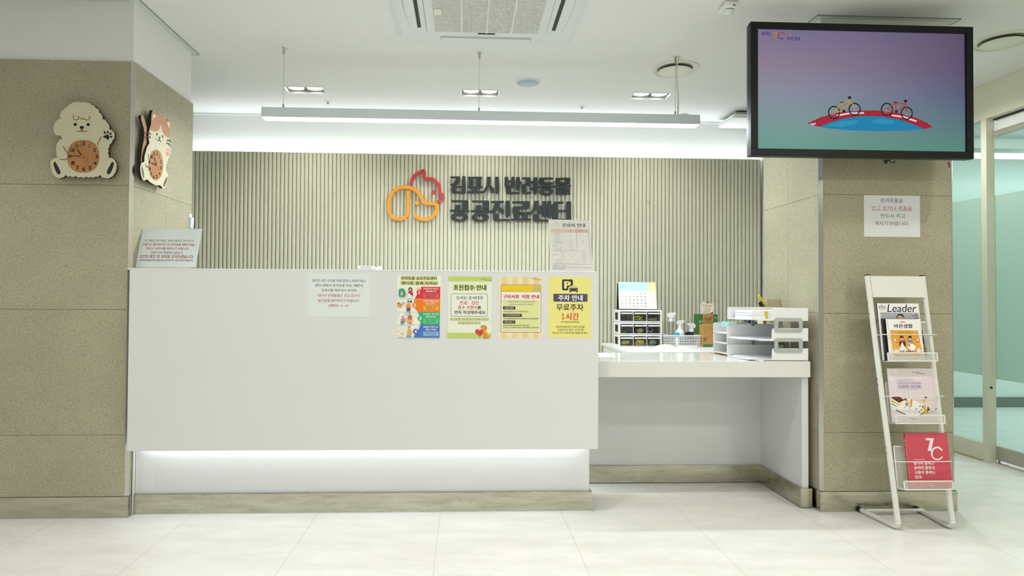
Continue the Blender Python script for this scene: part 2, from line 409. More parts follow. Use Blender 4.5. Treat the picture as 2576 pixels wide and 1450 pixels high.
# stone-clad pillars: tiles over a dark backing, plaster above
JZ = [.101, .3956, .9956, 1.5956, ZS]
def pillar(name, x0, x1, y0, y1, vl, chl, chr_):
    mb = MB(); g = .0009; t = .018; ch = .0145
    mb.box(x0+t*.6, x1-t*.6, y0+t*.6, y1-.001, 0, ZS-.001, mat('#8b897a', .9))
    mb.box(x0+.010, x1-.010, y0+.010, y1-.010, ZS-.002, ZC, PLASTER)
    for a, b in zip(JZ[:-1], JZ[1:]):
        mb.box(x0+(ch if chl else 0), x1-(ch if chr_ else 0), y0, y0+t, a+g, b-g, STONE)              # front face
        for side, xa, xb in ((-1, x0, x0+t), (1, x1-t, x1)):
            c = ch if (chl if side < 0 else chr_) else 0
            mb.box(xa, xb, y0+c, vl-g, a+g, b-g, STONE); mb.box(xa, xb, vl+g, y1, a+g, b-g, STONE)
        mb.box(x0+t, x1-t, y1-t*.5, y1, a+g, b-g, STONE)
    return struct(name, mb)
pillar('wall_pillar_left', -4.15, PXL, PYF, PYB, 3.574, False, True)
pillar('wall_pillar_right', PXR, PXR2, PYF, PYBR, 3.546, True, True)
def chamfer(x, sx, y, i):
    mb = MB(); c = .0155; q = .0035
    P = [(x-sx*c, y-.001), (x-sx*c+sx*.001, y-.0015), (x+sx*.001, y+c-.001), (x+sx*.001, y+c), (x-sx*.004, y+c+.003), (x-sx*c-sx*.002, y+.005)]
    mb.prism(P, 'z', .1, ZS, CHROME); return struct('trim_%d' % i, mb)
chamfer(PXL, 1, PYF, 1); chamfer(PXR, -1, PYF, 2); chamfer(PXR2, 1, PYF, 3)
bt = .003
def basebd(name, segs, h=.1):
    mb = MB()
    for s_ in segs: mb.box(*s_, 0, h, STEEL)
    return struct(name, mb, bevel=.0008)
basebd('baseboard_left', [(-4.1, PXL+bt, PYF-bt, PYF), (PXL, PXL+bt, PYF, 3.262)])
basebd('baseboard_right', [(PXR-bt, PXR2+bt, PYF-bt, PYF), (PXR-bt, PXR, PYF, PYBR), (PXR2, PXR2+bt, PYF, PYBR)])
tm = mat('#c9d3cd', .55)
for i, (a, b, c, d) in enumerate(((-4.15, PXL, PYF, PYB), (PXR, PXR2, PYF, PYBR))):
    mb = MB(); poly_ring(mb, a+.010, b-.010, c+.010, d-.010, .034, ZC-.004, ZC-.0005, tm)
    poly_ring(mb, a-.022, b+.022, c-.022, d+.022, .0022, ZC-.0055, ZC-.0003, mat('#8d9489', .6)); struct('trim_%d' % (4+i), mb)
struct('trim_6', MB().box(-2.6, 3.3, WY-.018, WY, ZC-.012, ZC, mat('#dfe4e2', .6)))       # shadow bead at the back
struct('trim_7', MB().box(-1.604, -1.596, 3.252, 3.262, 0, .33, WHITE))                   # silicone corner bead

# glazed partition: fixed window, post, glass door, header
GX = 3.43; FR = mat('#d9d7c3', .5); ALUM = mat('#b3b2a4', .35, .45)
g = MB().box(GX, GX+.05, -.5, 4.9, 2.268, ZC, FR).box(GX, GX+.0575, 4.15, 4.195, 0, 2.268, FR)
g.box(GX+.002, GX+.043, 4.195, 4.9, .012, .122, FR).box(GX+.002, GX+.043, 4.195, 4.9, 0, .012, mat('#b8b184', .8))
fr = struct('window_1', g, bevel=.002)
MB().box(GX+.018, GX+.026, 4.195, 4.9, .12, 2.268, GLASS).build('glass_pane', fr)
MB().box(GX+.0165, GX+.0175, 4.197, 4.898, .567, 1.757, FILM).build('frosted_film', fr)
MB().cyl((GX+.022, 4.1505, .494), (GX+.022, 4.146, .494), .0075, DARK).build('lock', fr)
d = MB().box(GX+.052, GX+.078, 2.9, 4.148, .022, .112, ALUM).box(GX+.05, GX+.08, 2.9, 4.148, 2.150, 2.185, ALUM)
d.box(GX+.05, GX+.08, 2.9, 4.15, 2.255, 2.268, DARK)
dr = struct('door_1', d, bevel=.001)
MB().box(GX+.061, GX+.069, 2.9, 4.19, .112, 2.15, GLASS).box(GX+.061, GX+.069, 2.9, 4.12, 2.185, 2.255, mat('#eef1ee', .5)).build('glass_pane', dr)  # opaque white transom strip: the lit room beyond is painted into its colour
MB().box(GX+.0595, GX+.0605, 2.9, 4.188, .55, 1.757, FILM).build('frosted_film', dr)
MB().box(GX+.055, GX+.075, 4.08, 4.14, 0, .008, CHROME).box(GX+.055, GX+.062, 4.125, 4.14, 0, .05, CHROME).build('floor_pivot', dr)
struct('trim_8', MB().box(GX+.045, GX+.085, -.5, 4.15, 0, .006, ALUM))
struct('wall_glazing_end', MB().box(3.42, 3.50, -3.1, 2.9, 0, 2.268, FR))

# ------------------------------------------------------------------ lights
LP = []
def area(name, loc, sx, sy, power, col, rot=(0, 0, 0), spread=PI):
    l = bpy.data.lights.new(name, 'AREA'); l.shape = 'RECTANGLE'; l.size, l.size_y = sx, sy; l.energy = power
    l.color = col; l.spread = spread; o = bpy.data.objects.new(name, l); COL.objects.link(o); o.location = loc; o.rotation_euler = rot; return o
def spot(name, loc, power, col, ang=110, blend=.8, size=.05):
    l = bpy.data.lights.new(name, 'SPOT'); l.energy = power; l.color = col; l.spot_size = math.radians(ang); l.spot_blend = blend
    l.shadow_soft_size = size; o = bpy.data.objects.new(name, l); COL.objects.link(o); o.location = loc; return o
WARM = (1.0, .985, .94); COOL = (.87, .94, 1.0)
K = .86
for x, y in DL:
    for s_ in (-.063, .063): spot('ceiling_spot', (x+s_, y, ZC+.01), 16*K, WARM, 146, .7, .045)
for x in (-2.5, -1.1, .1, 1.3, 2.6):
    spot('ceiling_spot', (x, 2.45, ZC-.01), (48 if x > 2 else 62)*K, WARM, 112, .9, .05)
for y in (.6, -1.3):
    for x in (-2.8, -.9, 1.0, 2.8): area('room_fill', (x, y, ZC-.01), .3, .15, (24 if x > 2 else 9)*K, WARM)  # unseen fill areas added under the ceiling to raise the room's brightness
area('lobby_fill', (5.6, 3.4, ZC-.02), 1.6, .3, 56*K, COOL); area('lobby_fill', (6.2, 5.2, ZC-.02), 2.0, .3, 54*K, COOL)  # unseen fill areas added to brighten the lobby behind the glass
spot('ceiling_spot', (2.78, 4.02, ZC-.012), 58*K, WARM, 160, .6, .05)  # added spot hidden behind the television, brightens header and post
area('lobby_cove_glow', (5.4, 6.1, 2.02), 3.2, .1, 5*K, COOL, (PI-.35, 0, 0))
area('cove_glow', (.06, 5.135, 2.17), 4.6, .05, 10*K, COOL, (PI-.12, 0, 0))
area('counter_glow', (-.48, 3.228, .345), 2.15, .02, 1.9*K, COOL)
area('pendant_glow', (.102, 3.79, 2.082), 2.46, .06, 46*K, COOL)
w = bpy.data.worlds.new('world'); S.world = w; w.use_nodes = True
w.node_tree.nodes['Background'].inputs[0].default_value = (.6, .62, .6, 1); w.node_tree.nodes['Background'].inputs[1].default_value = .1
S.view_settings.view_transform = 'Standard'; S.view_settings.look = 'None'; S.view_settings.exposure = 0; S.view_settings.gamma = 1
S.view_settings.use_curve_mapping = False
S.cycles.use_denoising = True; S.cycles.max_bounces = 8; S.cycles.diffuse_bounces = 4; S.cycles.glossy_bounces = 3; S.cycles.transparent_max_bounces = 10; S.cycles.use_adaptive_sampling = True; S.cycles.adaptive_threshold = .1
S.cycles.caustics_reflective = False; S.cycles.caustics_refractive = False; S.cycles.sample_clamp_indirect = 6

# ================================================================== COUNTER AND DESKS
t = thing('reception_counter', (-.48, 3.3, 0), 'long white reception counter with a floating front panel', 'counter')
MB().box(-1.59, .652, 3.168, 3.188, .329, 1.187, LAM).build('front_panel', t, bevel=.0015)
MB().box(-1.60, .652, 3.168, 3.60, 1.187, 1.1945, LAM).build('counter_top', t, bevel=.0015)
MB().box(-1.594, .627, 3.262, 3.58, 0, .42, LAM).box(-1.594, -1.574, 3.19, 3.58, .42, 1.187, LAM).box(.607, .627, 3.262, 3.58, .42, 1.187, LAM).box(-1.57, .60, 3.30, 3.32, .42, 1.187, LAM).box(-1.55, .627, 3.19, 3.265, .42, .46, LAM).build('base', t)
MB().box(-1.594, .640, 3.250, 3.262, .006, .1, STEEL).box(.627, .640, 3.262, 3.58, .006, .1, STEEL).box(-1.594, .638, 3.2515, 3.262, 0, .006, WHITE).build('kick_plate', t, bevel=.0008)
MB().box(-1.54, .58, 3.224, 3.236, .348, .352, mat('#ffffff', .5, emit=2)).build('light_strip', t)
t = thing('reception_desk', (1.2, 3.5, 0), 'low white desk with a glossy top beside the counter', 'desk')
MB().box(.6535, 1.762, 3.262, 3.78, .667, .748, LAMG).build('worktop', t, bevel=.003)
MB().box(.641, 1.728, 3.752, 3.772, 0, .667, LAM).build('back_panel', t)
MB().box(1.728, 1.762, 3.285, 3.772, 0, .667, LAM).build('side_panel', t, bevel=.001)
MB().box(.642, 1.717, 3.740, 3.752, .004, .1, STEEL).box(1.716, 1.728, 3.273, 3.752, .004, .1, STEEL).box(1.716, 1.775, 3.273, 3.285, .004, .1, STEEL).build('kick_plate', t, bevel=.0008)
def back_desk(x0, x1, y0, lab):
    t = thing('office_desk', ((x0+x1)/2, 4.6, 0), lab, 'desk', 'office desks along the slatted wall')
    MB().box(x0, x1, y0, 5.04, .698, .72, WHITE).build('worktop', t, bevel=.002)
    MB().box(x0+.01, x0+.03, y0+.02, 5.03, 0, .698, WHITE).box(x1-.03, x1-.01, y0+.02, 5.03, 0, .698, WHITE).box(x0+.03, x1-.03, y0+.10, y0+.12, .3, .698, WHITE).build('frame', t)
back_desk(1.062, 1.392, 4.18, 'narrow white desk under the small drawer units')
back_desk(1.395, 2.2, 4.18, 'wide white desk under the white basket and cartons')

# ================================================================== CEILING THINGS
t = thing('ceiling_air_conditioner', (.105, 3.2, ZC), 'white square four-way air conditioner cassette in the ceiling', 'air conditioner')
ax, ay = .105, 3.165; AW = mat('#dde3e2', .35)
P = fillet(rect(ax-.475, ay-.475, ax+.475, ay+.475), .045)
mb = MB().prism(P, 'z', ZC-.012, ZC, AW)
P2 = fillet(rect(ax-.455, ay-.455, ax+.455, ay+.455), .04); mb.prism(P2, 'z', ZC-.022, ZC-.012, AW)
mb.build('panel', t, bevel=.003)
mb = MB().prism(fillet(rect(ax-.314, ay-.314, ax+.314, ay+.312), .025), 'z', ZC-.027, ZC-.022, AW); mb.build('grille_frame', t, bevel=.002)
MB().prism(fillet(rect(ax-.3165, ay-.3165, ax+.3165, ay+.3145), .027), 'z', ZC-.0232, ZC-.022, mat('#5c615f', .7)).build('seam', t)
mb = MB().box(ax-.272, ax+.272, ay-.275, ay+.277, ZC-.0275, ZC-.0272, mat('#b3b4ab', .6))
for k in range(51):
    y = ay-.274+k*.0108; mb.box(ax-.272, ax+.272, y, y+.0062, ZC-.032, ZC-.0275, mat('#dcded8', .4))
for k in (-.131, 0, .131): mb.box(ax+k-.004, ax+k+.004, ay-.275, ay+.277, ZC-.0335, ZC-.032, AW)
mb.build('grille', t)
MB().prism(fillet(rect(ax-.047, ay+.286, ax+.047, ay+.302), .0079), 'z', ZC-.0285, ZC-.027, mat('#20263a', .2)).build('display', t)
sh = Sheet((ax-.266, ay+.064, ZC-.0336), X3, -Y3, .036, .066, .0003, mat('#e4e3da', .6), (960, 0, 4.77))
for k in range(5): sh.lpoly(rect(.006+k*.006, .008, .0075+k*.006, .056), mat('#8c8c86', .7))
sh.build('sticker', t)
for a in range(4):
    R_ = Matrix.Translation((ax, ay, 0)) @ Matrix.Rotation(a*PI/2, 4, 'Z') @ Matrix.Translation((-ax, -ay, 0))
    def tr(P): return [tuple((R_ @ Vector((p[0], p[1], 0)))[:2]) for p in P]
    arc = [(ax-.243+.486*k/12, ay+.395+.018*math.sin(PI*k/12)) for k in range(13)]
    MB().prism(tr([(ax-.243, ay+.362), (ax+.243, ay+.362)]+arc[::-1]), 'z', ZC-.0265, ZC-.022, AW).build('louver', t, bevel=.001)
    arc2 = [(ax-.246+.492*k/12, ay+.3975+.018*math.sin(PI*k/12)) for k in range(13)]
    MB().prism(tr([(ax-.246, ay+.3615), (ax+.246, ay+.3615)]+arc2[::-1]), 'z', ZC-.0236, ZC-.022, mat('#7f8583', .7)).build('louver_gap', t)
    MB().prism(tr(rect(ax-.245, ay+.343, ax+.245, ay+.361)), 'z', ZC-.0228, ZC-.0215, BLACK if a in (1, 3) else mat('#c5cac8', .5)).build('air_slot', t)

t = thing('linear_pendant_lamp', (.102, 3.79, 2.08), 'long silver linear pendant lamp glowing over the counter', 'pendant lamp')
lx0, lx1 = -1.163, 1.367
MB().prism([(3.752, 2.088), (3.756, 2.145), (3.824, 2.145), (3.828, 2.088)], 'x', lx0, lx1, ALU).build('housing', t, bevel=.002)
MB().box(lx0+.006, lx1-.006, 3.757, 3.823, 2.0835, 2.088, mat('#ffffff', .5, emit=4)).build('diffuser', t)
for x in (lx0-.002, lx1): MB().prism([(3.75, 2.084), (3.754, 2.147), (3.826, 2.147), (3.83, 2.084)], 'x', x, x+.002, ALU).build('end_cap', t)
for x in (-1.052, .075, 1.234):
    wq = MB().cyl((x, 3.79, 2.17), (x, 3.79, 2.47), .0011, CHROME, 6).build('suspension_wire', t)
    MB().cyl((x, 3.79, 2.145), (x, 3.79, 2.172), .0055, CHROME, 12).build('lower_gripper', wq)
    MB().lathe([(.0035, -.04), (.007, -.032), (.007, -.004), (.012, 0)], (x, 3.79, ZC), (0, 0, 1), CHROME, 14).box(x, x+.02, 3.789, 3.791, ZC-.008, ZC-.007, CHROME).build('ceiling_gripper', wq)
MB().tube(catmull([(1.262, 3.795, ZC), (1.246, 3.79, ZC-.05), (1.24, 3.786, ZC-.12), (1.249, 3.784, ZC-.25), (1.250, 3.79, 2.145)], 6, False), .0042, mat('#dfe0d5', .5), 8).build('power_cable', t)
DLL = ['twin square downlight at the left end of the lit row', 'twin square downlight in the middle of the lit row', 'twin square downlight at the right end of the lit row']
for (x, y), lab in zip(DL, DLL):
    t = thing('twin_downlight', (x, y, ZC), lab, 'downlight', 'twin downlights in the ceiling')
    mb = MB(); poly_ring(mb, x-.128, x+.128, y-.066, y+.066, .009, ZC-.003, ZC+.001, WHITE)
    mb.box(x-.13, x-.1265, y-.068, y+.068, ZC, ZC+.085, WHITE).box(x+.1265, x+.13, y-.068, y+.068, ZC, ZC+.085, WHITE)
    mb.box(x-.13, x+.13, y-.069, y-.0665, ZC, ZC+.085, WHITE).box(x-.13, x+.13, y+.0665, y+.069, ZC, ZC+.085, WHITE); mb.build('frame', t)
    MB().box(x-.126, x+.126, y-.066, y+.066, ZC+.06, ZC+.063, BLACK).build('black_housing', t)
    for s_ in (-.063, .063):
        h = MB().lathe([(.057, .020), (.055, .010), (.050, .012), (.030, .045), (.0, .05)], (x+s_, y, ZC), (0, 0, 1), mat('#e8e8e2', .15, .9), 28).build('lamp_head', t)
        MB().lathe([(.0, .013), (.047, .015), (.047, .018)], (x+s_, y, ZC), (0, 0, 1), mat('#fffdf0', .5, emit=9), 24).build('lens', h)
t = thing('ceiling_speaker', (.408, 4.30, ZC), 'round blue-grey speaker grille flush in the ceiling', 'speaker')
MB().lathe([(.086, 0), (.085, -.005), (.078, -.008), (.076, -.007)], (.408, 4.30, ZC), (0, 0, 1), mat('#dbe5ea', .5), 40).build('rim', t)
MB().lathe([(.078, -.006), (.074, -.010), (.0, -.014)], (.408, 4.30, ZC), (0, 0, 1), mat('#aebfc7', .6), 40).build('grille', t)
def vent(x, y, r, lab):
    t = thing('air_diffuser', (x, y, ZC), lab, 'air vent', 'round air diffusers in the ceiling'); m = mat('#dfe0d2', .4)
    MB().lathe([(r, 0), (r-.003, -.007), (r*.88, -.009), (r*.86, -.003), (r*.74, .02), (r*.72, .02)], (x, y, ZC), (0, 0, 1), m, 48).build('outer_ring', t)
    MB().lathe([(r*.72, -.0015), (r*.70, -.0005), (r*.60, .0)], (x, y, ZC), (0, 0, 1), mat('#8c8b74', .7), 48).build('throat', t)  # flat disc on the closed ceiling, recess shade put into its colour
    MB().lathe([(r*.66, -.014), (r*.64, -.018), (r*.4, -.013), (0, -.012)], (x, y, ZC), (0, 0, 1), m, 48).build('centre_disc', t)
vent(1.30, 4.0, .152, 'round white air diffuser beside the pendant lamp cable'); vent(2.955, 3.46, .155, 'round white air diffuser right of the television')
for x, y, lab in ((-1.016, 4.825, 'small sprinkler rose left of the middle downlight'), (.864, 4.826, 'small sprinkler rose right of the middle downlight')):
    t = thing('sprinkler', (x, y, ZC), lab, 'sprinkler', 'sprinklers in the ceiling')
    MB().lathe([(.032, 0), (.030, -.003), (.013, -.008), (.011, -.006)], (x, y, ZC), (0, 0, 1), WHITE, 28).build('escutcheon', t)
    MB().lathe([(.007, -.005), (.006, -.014), (.010, -.016), (.010, -.018)], (x, y, ZC), (0, 0, 1), CHROME, 16).build('head', t)
t = thing('fire_detector', (1.69, 5.0, ZC), 'small white round detector behind the pendant lamp end', 'detector')
MB().lathe([(.042, 0), (.042, -.02), (.036, -.034), (.0, -.036)], (1.69, 5.0, ZC), (0, 0, 1), WHITE, 32).build('body', t)
MB().lathe([(.018, -.036), (.015, -.042), (0, -.043)], (1.69, 5.0, ZC), (0, 0, 1), mat('#c9c9c2', .4), 24).build('sensor_dome', t)
t = thing('emergency_light_box', (2.16, 4.98, 2.44), 'white boxy unit hanging from the ceiling behind the television', 'ceiling unit')  # emergency light box under the ceiling
q = fillet(rect(2.01, 4.82, 2.30, 5.12), .03)
MB().prism(q, 'z', 2.435, 2.462, WHITE).build('body', t, bevel=.006)
MB().box(2.05, 2.28, 4.86, 5.08, 2.462, 2.49, mat('#d8d9d2', .5)).box(2.06, 2.27, 4.87, 5.07, 2.49, ZC, DARK).build('bracket', t)
MB().box(2.12, 2.20, 4.8185, 4.8195, 2.446, 2.449, mat('#e8cf6a', .5)).build('indicator', t)
t = thing('motion_sensor', (1.27, 3.09, ZC), 'white motion sensor on the ceiling left of the television', 'sensor')
MB().box(1.24, 1.305, 3.06, 3.15, ZC-.03, ZC, WHITE).build('body', t, bevel=.01)
MB().lathe([(.026, 0), (.024, -.012), (.014, -.021), (0, -.025)], (1.272, 3.10, ZC-.028), (0, -.3, 1), mat('#e3e8e6', .3), 24).build('lens', t)
MB().box(1.277, 1.289, 3.0585, 3.0598, ZC-.026, ZC-.021, mat('#5a1020', .3)).build('indicator', t)

# ================================================================== TELEVISION
TX0, TX1, TZ0, TZ1, TY = 1.3375, 2.4205, 1.739, 2.3735, 3.0
t = thing('television', (1.88, 3.02, 1.74), 'wide black television mounted in front of the right pillar', 'television')
bz = .0345; BZ = mat('#0f100f', .4, spec=.25)
fm = MB(); a0, a1, c0, c1 = TX0+bz, TX1-bz, TZ0+bz, TZ1-bz*.9
fm.box(TX0, TX1, TY, TY+.03, c1, TZ1, BZ).box(TX0, TX1, TY, TY+.03, TZ0, c0, BZ).box(TX0, a0, TY, TY+.03, c0, c1, BZ).box(a1, TX1, TY, TY+.03, c0, c1, BZ)
fm.build('bezel', t, bevel=.002)
MB().box(TX0+.002, TX1-.002, TY+.03, TY+.055, TZ0+.002, TZ1-.002, mat('#303331', .35)).build('back_cover', t, bevel=.004)
MB().box(1.75, 2.05, TY+.055, TY+.10, 1.9, 2.2, DARK).box(1.80, 1.83, TY+.1, PYF, 1.92, 2.18, DARK).box(1.97, 2.0, TY+.1, PYF, 1.92, 2.18, DARK).build('wall_mount', t)
def screen_mat():
    m = bpy.data.materials.new('screen'); m.use_nodes = True; nt = m.node_tree; b = nt.nodes['Principled BSDF']
    b.inputs['Base Color'].default_value = (.01, .01, .012, 1); b.inputs['Roughness'].default_value = .30; b.inputs['Specular IOR Level'].default_value = .17
    g_ = nt.nodes.new('ShaderNodeNewGeometry'); s_ = nt.nodes.new('ShaderNodeSeparateXYZ'); nt.links.new(g_.outputs['Position'], s_.inputs[0])
    u = math_(nt, 'DIVIDE', math_(nt, 'SUBTRACT', s_.outputs[0], a0), a1-a0); v = math_(nt, 'DIVIDE', math_(nt, 'SUBTRACT', c1, s_.outputs[2]), c1-c0)
    cl = ramp(nt, v, [(0, lin('#776d8c')), (.28, lin('#87798f')), (.52, lin('#85889a')), (.72, lin('#748f92')), (1, lin('#5a9382'))])
    cr = ramp(nt, v, [(0, lin('#584b66')), (.3, lin('#5a4d6c')), (.52, lin('#565a78')), (.75, lin('#556f7a')), (1, lin('#528476'))])
    c = mix(nt, math_(nt, 'POWER', u, 1.5), cl, cr); nt.links.new(c, b.inputs['Emission Color']); b.inputs['Emission Strength'].default_value = 1.0; return m
ZT = (1880, 40, 3.8155)
sc = Sheet((a0, TY+.012, c1), X3, DN, a1-a0, c1-c0, .0005, screen_mat(), ZT)
def E(c, s_=1.0):
    m = mat(c, .5, emit=s_, key=('E', c, s_), spec=.05); m.node_tree.nodes['Principled BSDF'].inputs['Base Color'].default_value = (.008, .008, .01, 1); return m
def arcp(cx, cy, rx, ry, a0_, a1_, n=24): return ell(cx, cy, rx, ry, n, a0_, a1_)
road = [(573, 1035), (700, 975), (860, 930), (1040, 910), (1240, 908), (1440, 930), (1600, 970), (1720, 1025), (1783, 1068), (1700, 1087), (1600, 1045), (1450, 995), (1280, 965), (1100, 962), (930, 985), (790, 1025), (690, 1065)]
sc.poly(road, E('#9e2434'))
sc.poly([(690, 1065), (790, 1025), (930, 985), (1100, 962), (1280, 965), (1450, 995), (1600, 1045), (1700, 1087), (1560, 1100), (1300, 1107), (1000, 1100), (820, 1085)], E('#1a7ea8'))
for P in ([(760, 1055), (900, 1010), (1060, 1005), (1060, 1035), (900, 1070)], [(1170, 1010), (1300, 985), (1420, 1010), (1400, 1040), (1250, 1035)]): sc.poly(P, E('#2c8eb4'))
for P in ([(855, 950), (980, 928), (1120, 925), (1120, 940), (985, 943), (862, 965)], [(1390, 948), (1500, 962), (1628, 1005), (1620, 1020), (1490, 978), (1385, 962)], [(620, 1045), (650, 1025), (660, 1032), (632, 1053)], [(596, 1042), (622, 1030), (634, 1034), (608, 1046)]): sc.poly(P, E('#d8cdd4'))
def bike(cx1, cy1, cx2, cy2, col, hx, hy, sx_, sy_):
    for cx, cy in ((cx1, cy1), (cx2, cy2)):
        sc.line(ell(cx, cy, 53, 57, 26), 11, E('#15161a'), closed=True)
        for k in range(4): sc.line([(cx, cy), (cx+48*math.cos(.8+k*.5), cy+52*math.sin(.8+k*.5))], 2.5, E('#a49aa6'))
    px, py = (cx1+cx2)/2-5, (cy1+cy2)/2+2
    for P in ([(cx1, cy1), (px, py)], [(cx1, cy1), (sx_, sy_)], [(sx_, sy_), (px, py)], [(sx_, sy_), (hx, hy+28)], [(px, py), (hx, hy+38)], [(hx-4, hy+10), (cx2, cy2-8)]): sc.line(P, 9, E(col))
    sc.line([(hx-20, hy-5), (hx+16, hy+2)], 7, E('#15161a')); sc.ell(hx-4, hy, 13, 15, E('#15161a')); sc.line([(sx_-14, sy_-8), (sx_+16, sy_-8)], 8, E('#15161a')); sc.ell(px, py, 14, 14, E('#1b2230'))
bike(832, 927, 1030, 897, '#c8901e', 985, 785, 905, 838); bike(1340, 897, 1530, 935, '#b03a1e', 1522, 818, 1420, 838)
def logo(sh, x, y, k, W=None, em=False, navy='#2a2a66'):
    """city mark: small words, gold 7, red-blue ring"""
    c_ = (lambda h: E(h)) if em else (lambda h: h)
    sh.text('통하는', x, y, x+92*k, y+34*k, c_(navy), .02)
    sh.poly([(x+108*k, y+3*k), (x+158*k, y+3*k), (x+128*k, y+72*k), (x+113*k, y+72*k), (x+134*k, y+18*k), (x+108*k, y+18*k)], c_('#a07a35'))
    sh.line(ell(x+190*k, y+38*k, 32*k, 31*k, 16, PI*1.1, PI*1.92), 8*k, c_('#b42a44')); sh.line(ell(x+190*k, y+38*k, 32*k, 31*k, 16, PI*.30, PI*1.1), 8*k, c_('#34408e'))
    sh.text('도시', x+190*k, y+32*k, x+232*k, y+54*k, c_('#8a7a5a'), .01)
    sh.text('우리 김포', x+242*k, y+48*k, x+370*k, y+82*k, c_(navy), .02)
logo(sc, 138, 153, 1.0, em=True, navy='#2c1a66')
sc.build('screen', t)
MB().prism([(2.02, 1.742), (2.045, 1.742), (2.031, 1.722)], 'y', TY+.06, TY+.07, DARK).tube(catmull([(2.05, TY+.07, 1.745), (2.06, TY+.07, 1.732), (2.075, TY+.07, 1.729), (2.08, TY+.07, 1.74)], 5, False), .0022, BLACK, 8).build('cable_tag', t)
MB().tube([(2.505-.032*0-.12, TY+.12, 1.75), (2.392, TY+.12, 1.722)], .0035, mat('#a8182a', .4), 8).build('red_strap', t)

t = thing('linear_lobby_lamp', (5.6, 5.5, 2.33), 'glowing horizontal lamp seen through the glass right of the television', 'ceiling lamp')
MB().box(4.2, 7.6, 5.46, 5.54, 2.345, 2.39, WHITE).build('housing', t); MB().box(4.2, 7.6, 5.455, 5.545, 2.318, 2.345, mat('#ffffff', .5, emit=4)).build('diffuser', t)
for x in (4.6, 7.2): MB().cyl((x, 5.5, 2.39), (x, 5.5, ZC), .002, CHROME, 6).build('suspension_wire', t)

# ================================================================== WALL SIGN
ZA, ZB, ZL = (1120, 430, 10.356), (1260, 430, 10.357), (940, 400, 4.77)
sg = thing('wall_sign', (.1, 5.04, 1.66), 'raised dog and cat outline mark with large dark letters on the slatted panel', 'sign')
RED, ORG, LET = mat('#c23039', .5), mat('#e89600', .5), mat('#1a2324', .6)
def so(): return ((-.62, 5.046, 2.05), X3, DN)
s = Sheet(*so(), zoom=ZL, th=.018)
s.line([(447, 292), (466, 245), (498, 195), (545, 162), (598, 143), (607, 180), (612, 232), (660, 238), (705, 243), (757, 283), (790, 345), (797, 405), (826, 440), (815, 485), (776, 510)], 38, RED, True, a=0, b=.018)
s.lpoly([s.M(*p) for p in ell(715, 397, 25, 26, 24)], RED, 0, .018); s.build('cat_outline', sg)
s = Sheet(*so(), zoom=ZL, th=.018)
s.line([(415, 395), (416, 500), (415, 600), (400, 670), (350, 715), (290, 722), (225, 695), (185, 630), (181, 560), (195, 470), (240, 390), (310, 347), (400, 340), (480, 362), (540, 412), (582, 480), (615, 528), (680, 535), (735, 538), (759, 580), (742, 650), (690, 705), (615, 727), (545, 712), (497, 675)], 40, ORG, True, a=0, b=.0181)
s.lpoly([s.M(*p) for p in ell(525, 528, 26, 27, 24)], ORG, 0, .018); s.build('dog_outline', sg)
def letter(zoom, polys, label):
    s = Sheet(*so(), zoom=zoom, th=.018); k = 0
    for P in polys:
        k += 1; hole = None
        if isinstance(P, dict): P, hole = P['o'], P['i']
        big = len(P) > 16
        P = P if big else fillet(P, 14, 3)
        P = [s.M(*p) for p in P]
        if hole:
            H = [s.M(*p) for p in (hole if len(hole) > 16 else fillet(hole, 10, 3))]; P = keyhole(P, H)
        s.lpoly(P, LET, 0, .018+k*.00012)
    s.build('letter', sg, label=label)
E2 = lambda cx, cy, rx, ry: ell(cx, cy, rx, ry, 36)
letter(ZA, [[(130, 145), (385, 145), (394, 215), (378, 290), (320, 350), (230, 382), (140, 388), (120, 352), (215, 325), (262, 270), (278, 190), (135, 190)], [(440, 140), (528, 140), (538, 385), (455, 390), (435, 350)], dict(o=[(170, 400), (538, 395), (538, 580), (205, 585), (170, 545)], i=[(280, 440), (425, 440), (425, 535), (280, 535)])], 'dark raised letter, first of the upper line')
letter(ZA, [[(585, 152), (965, 155), (965, 207), (585, 205)], [(612, 200), (735, 200), (735, 398), (612, 398)], [(812, 210), (940, 212), (935, 385), (815, 385)], [(573, 392), (978, 398), (978, 445), (578, 440)], [(705, 435), (845, 438), (845, 535), (705, 530)], [(562, 523), (1000, 528), (1000, 577), (562, 575)]], 'dark raised letter, second of the upper line')
letter(ZA, [[(1085, 155), (1190, 157), (1183, 280), (1155, 390), (1090, 480), (1045, 545), (1000, 577), (980, 545), (1030, 460), (1072, 370), (1084, 260)], [(1150, 348), (1215, 400), (1280, 480), (1280, 545), (1225, 574), (1192, 545), (1165, 430)], [(1300, 155), (1393, 155), (1395, 575), (1345, 600), (1303, 575)]], 'dark raised letter, third of the upper line')
letter(ZB, [dict(o=[(97, 157), (188, 157), (195, 248), (270, 248), (277, 157), (362, 157), (362, 405), (335, 434), (125, 432), (97, 390)], i=[(198, 292), (270, 292), (270, 375), (198, 375)]), [(400, 160), (495, 160), (499, 285), (542, 290), (540, 320), (527, 345), (497, 350), (492, 490), (420, 498), (395, 460)], [(135, 445), (248, 445), (254, 548), (495, 552), (492, 604), (165, 600), (133, 555)]], 'dark raised letter, fourth of the upper line')
letter(ZB, [[(548, 168), (765, 170), (780, 195), (777, 385), (658, 392), (658, 545), (802, 543), (798, 592), (575, 590), (543, 550), (540, 375), (565, 345), (660, 340), (662, 215), (550, 215)], [(785, 272), (858, 268), (858, 317), (793, 315)], [(770, 432), (858, 430), (858, 485), (775, 482)], [(850, 168), (950, 168), (950, 575), (895, 610), (845, 575)]], 'dark raised letter, fifth of the upper line')
